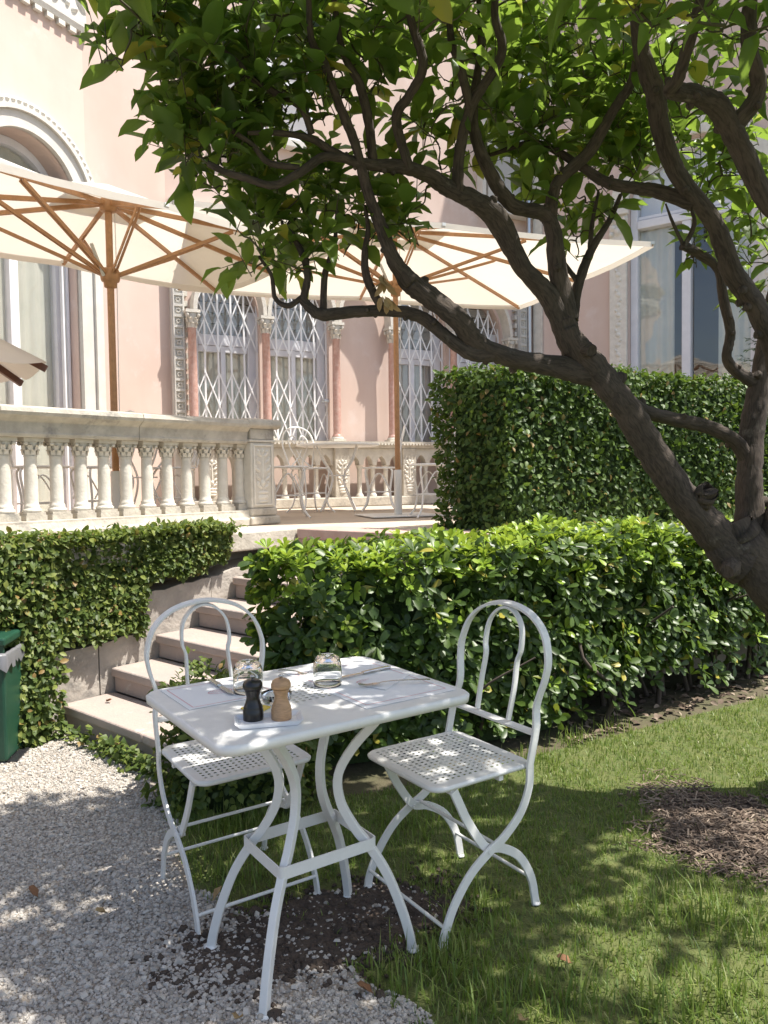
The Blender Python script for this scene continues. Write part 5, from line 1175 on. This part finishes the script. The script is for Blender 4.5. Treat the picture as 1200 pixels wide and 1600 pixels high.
# leaves: sprigs gathered in clumps  (px, py, radius px, depth, depth spread, sprigs)
CL = [(168, 80, 18, 2.3, .02, 4), (250, 25, 60, 2.25, .18, 16), (300, 80, 75, 2.28, .2, 26), (225, 60, 35, 2.3, .1, 5), (380, 40, 80, 2.3, .25, 26), (300, 160, 55, 2.3, .15, 18), (370, 130, 75, 2.35, .25, 26), (330, 215, 55, 2.33, .15, 20), (290, 225, 28, 2.33, .1, 6), (400, 205, 60, 2.4, .2, 16), (350, 255, 38, 2.35, .12, 9),
      (470, 70, 80, 2.35, .25, 24), (460, 160, 60, 2.4, .25, 14), (400, 320, 48, 2.5, .15, 14), (450, 345, 60, 2.55, .15, 18), (390, 385, 36, 2.52, .12, 8), (520, 340, 50, 2.58, .15, 12), (460, 400, 32, 2.56, .1, 6), (590, 310, 55, 2.6, .15, 12), (560, 360, 36, 2.6, .1, 5), (640, 330, 38, 2.62, .12, 6), (520, 270, 40, 2.55, .2, 7), (420, 420, 22, 2.55, .06, 3),
      (560, 60, 80, 2.4, .3, 22), (620, 110, 60, 2.5, .25, 10), (640, 40, 80, 2.4, .3, 16), (550, 150, 50, 2.45, .25, 7), (680, 170, 45, 2.6, .2, 6), (720, 40, 75, 2.5, .3, 16), (700, 240, 35, 2.7, .15, 5), (660, 215, 40, 2.65, .15, 5),
      (800, 50, 80, 2.6, .3, 20), (790, 140, 55, 2.65, .25, 9), (850, 110, 70, 2.7, .25, 18), (880, 180, 65, 2.75, .2, 16), (930, 80, 80, 2.65, .3, 20), (950, 190, 65, 2.8, .2, 20), (930, 245, 50, 2.85, .15, 13), (985, 235, 55, 2.8, .2, 15), (840, 250, 40, 2.8, .12, 6), (790, 210, 32, 2.75, .1, 5), (820, 300, 24, 2.8, .08, 4), (870, 335, 28, 2.82, .08, 5), (935, 315, 26, 2.9, .08, 5), (885, 375, 20, 2.9, .05, 2),
      (1030, 50, 75, 2.4, .3, 14), (1000, 150, 55, 2.6, .2, 12), (1060, 230, 40, 2.85, .15, 7), (1110, 110, 60, 2.6, .3, 9), (1180, 80, 60, 2.5, .3, 8), (1110, 260, 50, 2.9, .2, 10), (1170, 270, 50, 2.9, .2, 10), (1130, 330, 38, 3.0, .15, 6), (1180, 380, 40, 3.0, .15, 7), (1190, 470, 26, 3.0, .1, 3), (1090, 390, 22, 2.9, .06, 3), (1150, 200, 40, 2.9, .15, 6),
      (1060, 15, 45, 1.75, .12, 5), (1140, 40, 45, 1.8, .12, 4), (960, 10, 45, 1.8, .12, 4), (690, -10, 60, 2.0, .2, 8)]
sp_p = []; sp_d = []
for (x, y, r, Y, dy, k) in CL:
    for _ in range(int(k * (.66 if x < 600 else .86) + .5)):
        a = random.uniform(0, 6.28); q = math.sqrt(random.random()) * r
        p = aty(x + q * math.cos(a), y + q * math.sin(a), Y + dy * .9 + random.uniform(-dy, dy)); sp_p.append(tuple(p))
        sp_d.append((random.uniform(-.8, .7), random.uniform(-.9, .6), random.uniform(-.15, 1.3)))
n_in = len(sp_p)
for _ in range(260):
    p = Vector((random.uniform(1.3, 3.0), random.uniform(1.3, 2.95), random.uniform(2.5, 3.6))); x, y, dz = proj(p)
    if dz > .2 and y > -45 and x < 1260 or bumps(np.array([tuple(p)]), 1.9, 31)[0] < -.05: continue
    sp_p.append(tuple(p)); sp_d.append((random.uniform(-.8, .8), random.uniform(-.8, .8), random.uniform(-.2, 1.0)))
for _ in range(235):
    p = Vector((random.uniform(-.45, 1.15), random.uniform(1.15, 2.15), random.uniform(2.55, 3.5))); x, y, dz = proj(p)
    if dz > .2 and y > -45: continue
    sp_p.append(tuple(p)); sp_d.append((random.uniform(-.8, .8), random.uniform(-.8, .8), random.uniform(-.2, 1.0)))
# the crown goes on above and in front of the frame
ndone = 0
while ndone < 600:
    p = Vector((random.uniform(-1.1, 2.4), random.uniform(.75, 3.0), random.uniform(2.35, 4.2)))
    c = Vector((.5, 1.9, 2.9)); e = Vector(((p.x - c.x) / 1.55, (p.y - c.y) / 1.2, (p.z - c.z) / 1.25))
    if e.length > 1 or e.length < .35 and random.random() < .6: continue
    x, y, dz = proj(p)
    if dz > .2 and y > -45 and -60 < x < 1260: continue
    if bumps(np.array([tuple(p)]), 1.6, 77)[0] < -.12: continue
    sp_p.append(tuple(p)); sp_d.append((random.uniform(-.8, .8), random.uniform(-.8, .8), random.uniform(-.2, 1.0))); ndone += 1
sp_p = np.array(sp_p); sp_d = np.array(sp_d); sp_d /= np.linalg.norm(sp_d, axis=1, keepdims=True)
LP = []; LD = []; LN = []; LS = []; tw = MB()
for i in range(len(sp_p)):
    L = random.uniform(.08, .15); k = random.choice((5, 6, 7)); p = Vector(sp_p[i]); d = Vector(sp_d[i]); a = d.cross(Vector(rvec(1)[0])).normalized(); b = d.cross(a)
    tw.tube([p - d * L * .5, p, p + d * L], [.0020, .0018, .0010], 4, caps=False)
    for j in range(k):
        t = (j + .5) / k; g = j * 2.4 + random.uniform(-.4, .4); r_ = a * math.cos(g) + b * math.sin(g)
        dd = (d * (.45 + .5 * t) + r_ * (.95 - .3 * t) + Vector((0, 0, -.02))).normalized()
        LP.append(tuple(p + d * L * (t * 1.5 - .5))); LD.append(tuple(dd)); nn = (Vector((0, 0, 1)) + r_ * -.3 + Vector(rvec(1)[0]) * .55); LN.append(tuple(nn)); LS.append(random.uniform(.078, .138))
LP = np.array(LP); print('tree leaves', len(LP), 'sprigs', len(sp_p), n_in)
# fine branchlets: every sprig grows from the nearest wood already there
nodes = np.array(LIMB_PTS); left = sp_p - sp_d * .05; dist = np.array([np.min(np.linalg.norm(nodes - q, axis=1)) for q in left])
for i in np.argsort(dist):
    q = left[i]; dd = np.linalg.norm(nodes - q, axis=1); j = int(np.argmin(dd))
    if dd[j] > .9: continue
    a = Vector(nodes[j]); b = Vector(q); L = (b - a).length; m1 = a.lerp(b, .35) + Vector(rvec(1)[0]) * L * .12 + Vector((0, 0, .06 * L)); m2 = a.lerp(b, .7) + Vector(rvec(1)[0]) * L * .10
    cp = [Vector(v) for v in crv([a, m1, m2, b], 3)]; r0 = min(.0085, .0026 + L * .013)
    tw.tube(cp, list(np.linspace(r0, .0018, len(cp))), 5, caps=False); nodes = np.vstack([nodes, [tuple(v) for v in cp[3:]]])
TPL_CIT2 = leaf_tpl([(0, 0), (.12, .04), (.35, .17), (.6, .19), (.85, .10), (1, 0)], .75, .55, .035)
BB = basis(np.array(LD), np.array(LN)); LS = np.array(LS) * rng.choice([.6, .85, 1.0, 1.12], len(LP)); k2 = rng.random(len(LP)) < .35
foliage(tree, TPL_CIT, LP[~k2], BB[~k2], LS[~k2], M['citrus'], 200); foliage(tree, TPL_CIT2, LP[k2], BB[k2], LS[k2], M['citrus'], 100, 'leaf', 'curled_foliage')
o = tw.build('twigs', M['twig'], tree, True); tag(o, kind='stuff')
# shrivelled leaves caught in the fork
for (px, py, w_) in [(598, 435, 30), (601, 465, 26)]:
    c = aty(px, py, 2.6); r_ = empty('withered_leaf_bunch', c); tag(r_, 'withered straw-coloured leaf bunch caught in the fork, ' + ('upper one' if py < 450 else 'lower one hanging over the thin limb'), 'dead leaves', 'withered leaf bunches in the tree')
    k = 9; Pq = np.tile(np.array(tuple(c)), (k, 1)) + rng.normal(0, .008, (k, 3)); Dq = rvec(k) * .5 + np.array([0, 0, -1.0]); scatter('withered_leaves', TPL_CIT, Pq, basis(Dq, rvec(k)), rng.uniform(.035, .06, k), M['straw_leaf'], r_)
# conifer sprays showing at the right edge behind the tree
cf = empty('conifer', (3.84, 7.6, T)); tag(cf, 'dark green conifer showing at the right edge behind the tree trunk', 'conifer')
mb = MB(); mb.tube([(3.84, 7.6, T - .02), (3.84, 7.6, T + 1.9)], [.05, .012], 8); mb.build('trunk', M['bark'], cf, True)
PP = []; DD = []
for i in range(170):
    h = random.uniform(.25, 1.95); a = random.uniform(0, 6.28); R_ = .52 * (1 - (h / 2.15) ** 1.6) + .06; d = Vector((math.cos(a), math.sin(a), random.uniform(-.1, .4))).normalized()
    for j in range(22):
        t = random.random(); PP.append(tuple(Vector((3.84, 7.6, T + h)) + d * R_ * t)); sd_ = d.cross(Vector((0, 0, 1))) * random.choice((-1, 1)); DD.append(tuple(d * .7 + sd_ * .8 + Vector((0, 0, random.uniform(-.3, .2)))))
k = len(PP); o = scatter('needles', leaf_tpl([(0, 0), (.3, .09), (.7, .08), (1, 0)], .1, .2), np.array(PP), basis(np.array(DD), rvec(k) * .4 + np.array([0, 0, 1.])), rng.uniform(.04, .075, k), M['conifer'], cf); tag(o, kind='stuff')

# ------------------------------------------------------------------ gravel, grass, mulch, dead leaves
def cube_tpl():
    r = np.random.default_rng(3); V = np.array([[x, y, z] for z in (-1, 1) for y in (-1, 1) for x in (-1, 1)], float) * .5
    V[:, :2] *= np.where(V[:, 2:] > 0, .72, 1.0); V += r.normal(0, .07, V.shape)
    F = [(0, 2, 3, 1), (4, 5, 7, 6), (0, 1, 5, 4), (1, 3, 7, 5), (3, 2, 6, 7), (2, 0, 4, 6)]
    return V, np.array(F)
def edge_noise(X, Y, k=9, s=5): return bumps(np.column_stack([X, Y, np.zeros(len(X))]), k, s)
m_ = 235000; X = rng.uniform(-2.5, .45, m_); Y = rng.uniform(1.15, 4.3, m_)
near = rng.random(m_) < np.clip(2.4 / Y, .35, 1)
en = edge_noise(X, Y)
inG = inpoly(X + en * .06, Y + en * .05, GRAVEL); dS = np.hypot(((X - sc_.x) * math.cos(.45) + (Y - sc_.y) * math.sin(.45)) / .40, (-(X - sc_.x) * math.sin(.45) + (Y - sc_.y) * math.cos(.45)) / .21); inS = dS + en * .25 < 1.5
fring = inpoly(X + .16 * rng.random(m_) - .02, Y + .1 * rng.random(m_), GRAVEL) & (rng.random(m_) < .10)
kp = (np.where(inS, inG & (rng.random(m_) < np.clip(.10 + .9 * ((dS + en * .5 + .25 * edge_noise(X, Y, 30, 6)) - .55) / .85, .06, .97)) | ((dS < .95) & (rng.random(m_) < .10)), inG & (rng.random(m_) < .97)) | fring) & near
X, Y = X[kp], Y[kp]; k = len(X); print('pebbles', k)
S = rng.lognormal(math.log(.0061), .36, k); S3 = np.column_stack([S * rng.uniform(.8, 1.3, k), S * rng.uniform(.8, 1.2, k), S * rng.uniform(.4, .7, k)])
a = rng.uniform(0, 6.28, k); D = np.column_stack([np.cos(a), np.sin(a), rng.normal(0, .3, k)])
ga = scatter('gravel', cube_tpl(), np.column_stack([X, Y, S * rng.uniform(.1, .55, k)]), basis(D, np.array([[0, 0, 1.]]) + rng.normal(0, .3, (k, 3))), S3, M['pebble'], None, False)
tag(ga, 'loose pale beige gravel covering the path', 'gravel', kind='stuff')
# crumbs of earth round the bare patch
m_ = 16000; X = rng.uniform(-.8, .6, m_); Y = rng.uniform(1.5, 2.9, m_); en = edge_noise(X, Y, 14, 6)
dS = np.hypot(((X - sc_.x) * math.cos(.45) + (Y - sc_.y) * math.sin(.45)) / .40, (-(X - sc_.x) * math.sin(.45) + (Y - sc_.y) * math.cos(.45)) / .21); kp = rng.random(m_) < np.clip(1.5 - dS - en * .35, 0, 1) ** 1.5
X, Y = X[kp], Y[kp]; k = len(X); S = rng.lognormal(math.log(.009), .4, k); a = rng.uniform(0, 6.28, k)
so_ = scatter('soil_crumbs', cube_tpl(), np.column_stack([X, Y, S * .2]), basis(np.column_stack([np.cos(a), np.sin(a), rng.normal(0, .3, k)]), np.array([[0, 0, 1.]]) + rng.normal(0, .3, (k, 3))), np.column_stack([S, S * 1.2, S * .6]), M['soil'], None, True)
tag(so_, 'dark crumbly soil on the bare patch under the table', 'soil', kind='stuff')
# grass blades: two-segment bent strips
BL = (np.array([[-.5, 0, 0], [.5, 0, 0], [-.42, 0, .55], [.42, 0, .55], [0, 0, 1.0]]), np.array([(0, 1, 3), (0, 3, 2), (2, 3, 4)]))
def grass(X, Y, h0, h1, w_, name, lab, lean=.55):
    k = len(X); a = rng.uniform(0, 6.28, k); V = np.repeat(BL[0][None], k, 0).copy(); H = rng.uniform(h0, h1, k); ln = np.abs(rng.normal(0, lean, k)) * H; W_ = rng.uniform(.7, 1.3, k) * w_
    x = V[:, :, 0] * W_[:, None]; z = V[:, :, 2] * H[:, None]; y = (V[:, :, 2] ** 1.8) * ln[:, None]; z = z * (1 - .35 * (y / (z + 1e-6)).clip(0, 1))
    ca, sa = np.cos(a)[:, None], np.sin(a)[:, None]
    P = np.stack([X[:, None] + x * ca - y * sa, Y[:, None] + x * sa + y * ca, z - .006], 2); F = BL[1][None] + (np.arange(k) * 5)[:, None, None]
    me = np_mesh(name, P.reshape(-1, 3), F.reshape(-1, 3), M['grass']); o = bpy.data.objects.new(name, me); COL.objects.link(o); return tag(o, lab, 'grass', kind='stuff')
m_ = 210000; X = rng.uniform(-.95, 3.4, m_); Y = rng.uniform(1.25, 5.2, m_); en = edge_noise(X, Y, 8, 9); en2 = edge_noise(X, Y, 22, 4)
kp = inpoly(X + en * .05, Y + en * .05, LAWN) & ~(inpoly(X + en * .10, Y + en * .10, MULCH) & (rng.random(m_) < .96)) & ~(inpoly(X + en * .08, Y + en * .08, SOIL) & (rng.random(m_) < .97)) & (rng.random(m_) < np.clip(3.0 / Y, .4, 1) * (.72 + .7 * en2))
X, Y = X[kp], Y[kp]; print('grass', len(X)); grass(X, Y, .012, .036, .0035, 'grass', 'short green lawn grass to the right of the table')
# longer tufts
tx = []; ty = []
for (px, py, k) in [(330, 1300, 160), (380, 1290, 160), (345, 1340, 90), (440, 1300, 100), (380, 1370, 90), (560, 1330, 120), (640, 1290, 110), (700, 1500, 140), (760, 1560, 120), (640, 1530, 90), (830, 1190, 90), (900, 1160, 80), (1030, 1420, 90), (1100, 1440, 90), (740, 1420, 100), (960, 1140, 60), (300, 1225, 40), (1185, 1460, 60), (880, 1560, 120), (1040, 1580, 120), (1150, 1560, 120)]:
    c = onz(px, py, 0); q = np.random.default_rng(px).normal(0, .06, (k, 2)); tx.append(c.x + q[:, 0]); ty.append(c.y + q[:, 1])
tx = np.concatenate(tx); ty = np.concatenate(ty); grass(tx, ty, .045, .105, .0042, 'tall_grass', 'longer grass tufts round the table legs and lawn edge', .5)
# mulch chips
m_ = 32000; X = rng.uniform(.6, 2.4, m_); Y = rng.uniform(2.0, 3.9, m_); en = edge_noise(X, Y, 8, 9); kp = inpoly(X + en * .12 + rng.normal(0, .05, m_), Y + en * .12 + rng.normal(0, .05, m_), MULCH); X, Y = X[kp], Y[kp]; k = len(X); print('mulch', k)
a = rng.normal(.3, 1.2, k); D = np.column_stack([np.cos(a), np.sin(a), rng.normal(0, .22, k)]); L = rng.lognormal(math.log(.022), .55, k)
mu = scatter('mulch', cube_tpl(), np.column_stack([X, Y, rng.uniform(.004, .016, k)]), basis(D, np.array([[0, 0, 1.]]) + rng.normal(0, .25, (k, 3))), np.column_stack([rng.uniform(.0025, .006, k), L, rng.uniform(.001, .003, k)]), M['mulch'], None, False)
tag(mu, 'brown bark mulch strewn around the foot of the tree', 'mulch', kind='stuff')
# litter in the shade under the right hedge
m_ = 1400; X = rng.uniform(.9, 3.2, m_); Y = rng.uniform(3.7, 5.2, m_); kp = inpoly(X, Y, [(.9, 3.72), (1.5, 4.12), (2.6, 4.70), (3.2, 5.1), (3.0, 5.4), (.9, 4.4)]); X, Y = X[kp], Y[kp]; k = len(X)
a = rng.uniform(0, 6.28, k); li = scatter('leaf_litter', TPL_CIT, np.column_stack([X, Y, rng.uniform(-.006, .012, k)]), basis(np.column_stack([np.cos(a), np.sin(a), rng.normal(0, .2, k)]), np.array([[0, 0, 1.]]) + rng.normal(0, .35, (k, 3))), rng.uniform(.03, .07, k), M['mulch'])
tag(li, 'dry leaf litter in the shade under the right part of the hedge', 'leaf litter', kind='stuff')
for (px, py, m, lab) in [(60, 1402, 'dead_leaf', 'curled brown leaf lying on the shaded gravel at the far left'), (168, 1425, 'straw_leaf', 'small straw-coloured leaf on the gravel left of the chair feet'), (332, 1408, 'straw_leaf', 'yellow-brown leaf on the ground between the left chair legs'), (376, 1588, 'straw_leaf', 'straw-coloured leaf on the gravel left of the front table leg'), (585, 1552, 'dead_leaf', 'reddish brown leaf on the gravel right of the front table leg'), (193, 1195, 'dead_leaf', 'brown leaf near the creeping ivy at the edge of the gravel'), (822, 1592, 'straw_leaf', 'pale dry leaf in the grass at the bottom edge'), (895, 1505, 'dead_leaf', 'rusty brown leaf lying in the shaded grass'), (250, 1345, 'dead_leaf', 'dark brown leaf where gravel meets grass behind the left chair'), (165, 1096, 'dead_leaf', 'small brown leaf lying on the bottom step')]:
    p = onz(px, py, .145 if py == 1096 else .012); r_ = random.Random(px); nn = np.array([[r_.uniform(-.4, .4), r_.uniform(-.4, .4), 1]]); D = np.array([[r_.uniform(-1, 1), r_.uniform(-.5, .5), .12]])
    tv, tf = leaf_tpl([(0, 0), (.1, .03), (.3, .2), (.55, .24), (.8, .16), (1, 0)], .9, -.25, .05); o = scatter('fallen_leaf', (tv, tf), np.array([tuple(p)]), basis(D, nn), np.array([r_.uniform(.042, .062)]), M[m])
    tag(o, lab, 'fallen leaf', 'fallen leaves on the ground')
    me = o.data; c = Vector(p); me.transform(Matrix.Translation(-c)); o.location = c; md = o.modifiers.new('thickness', 'SOLIDIFY'); md.thickness = .0012
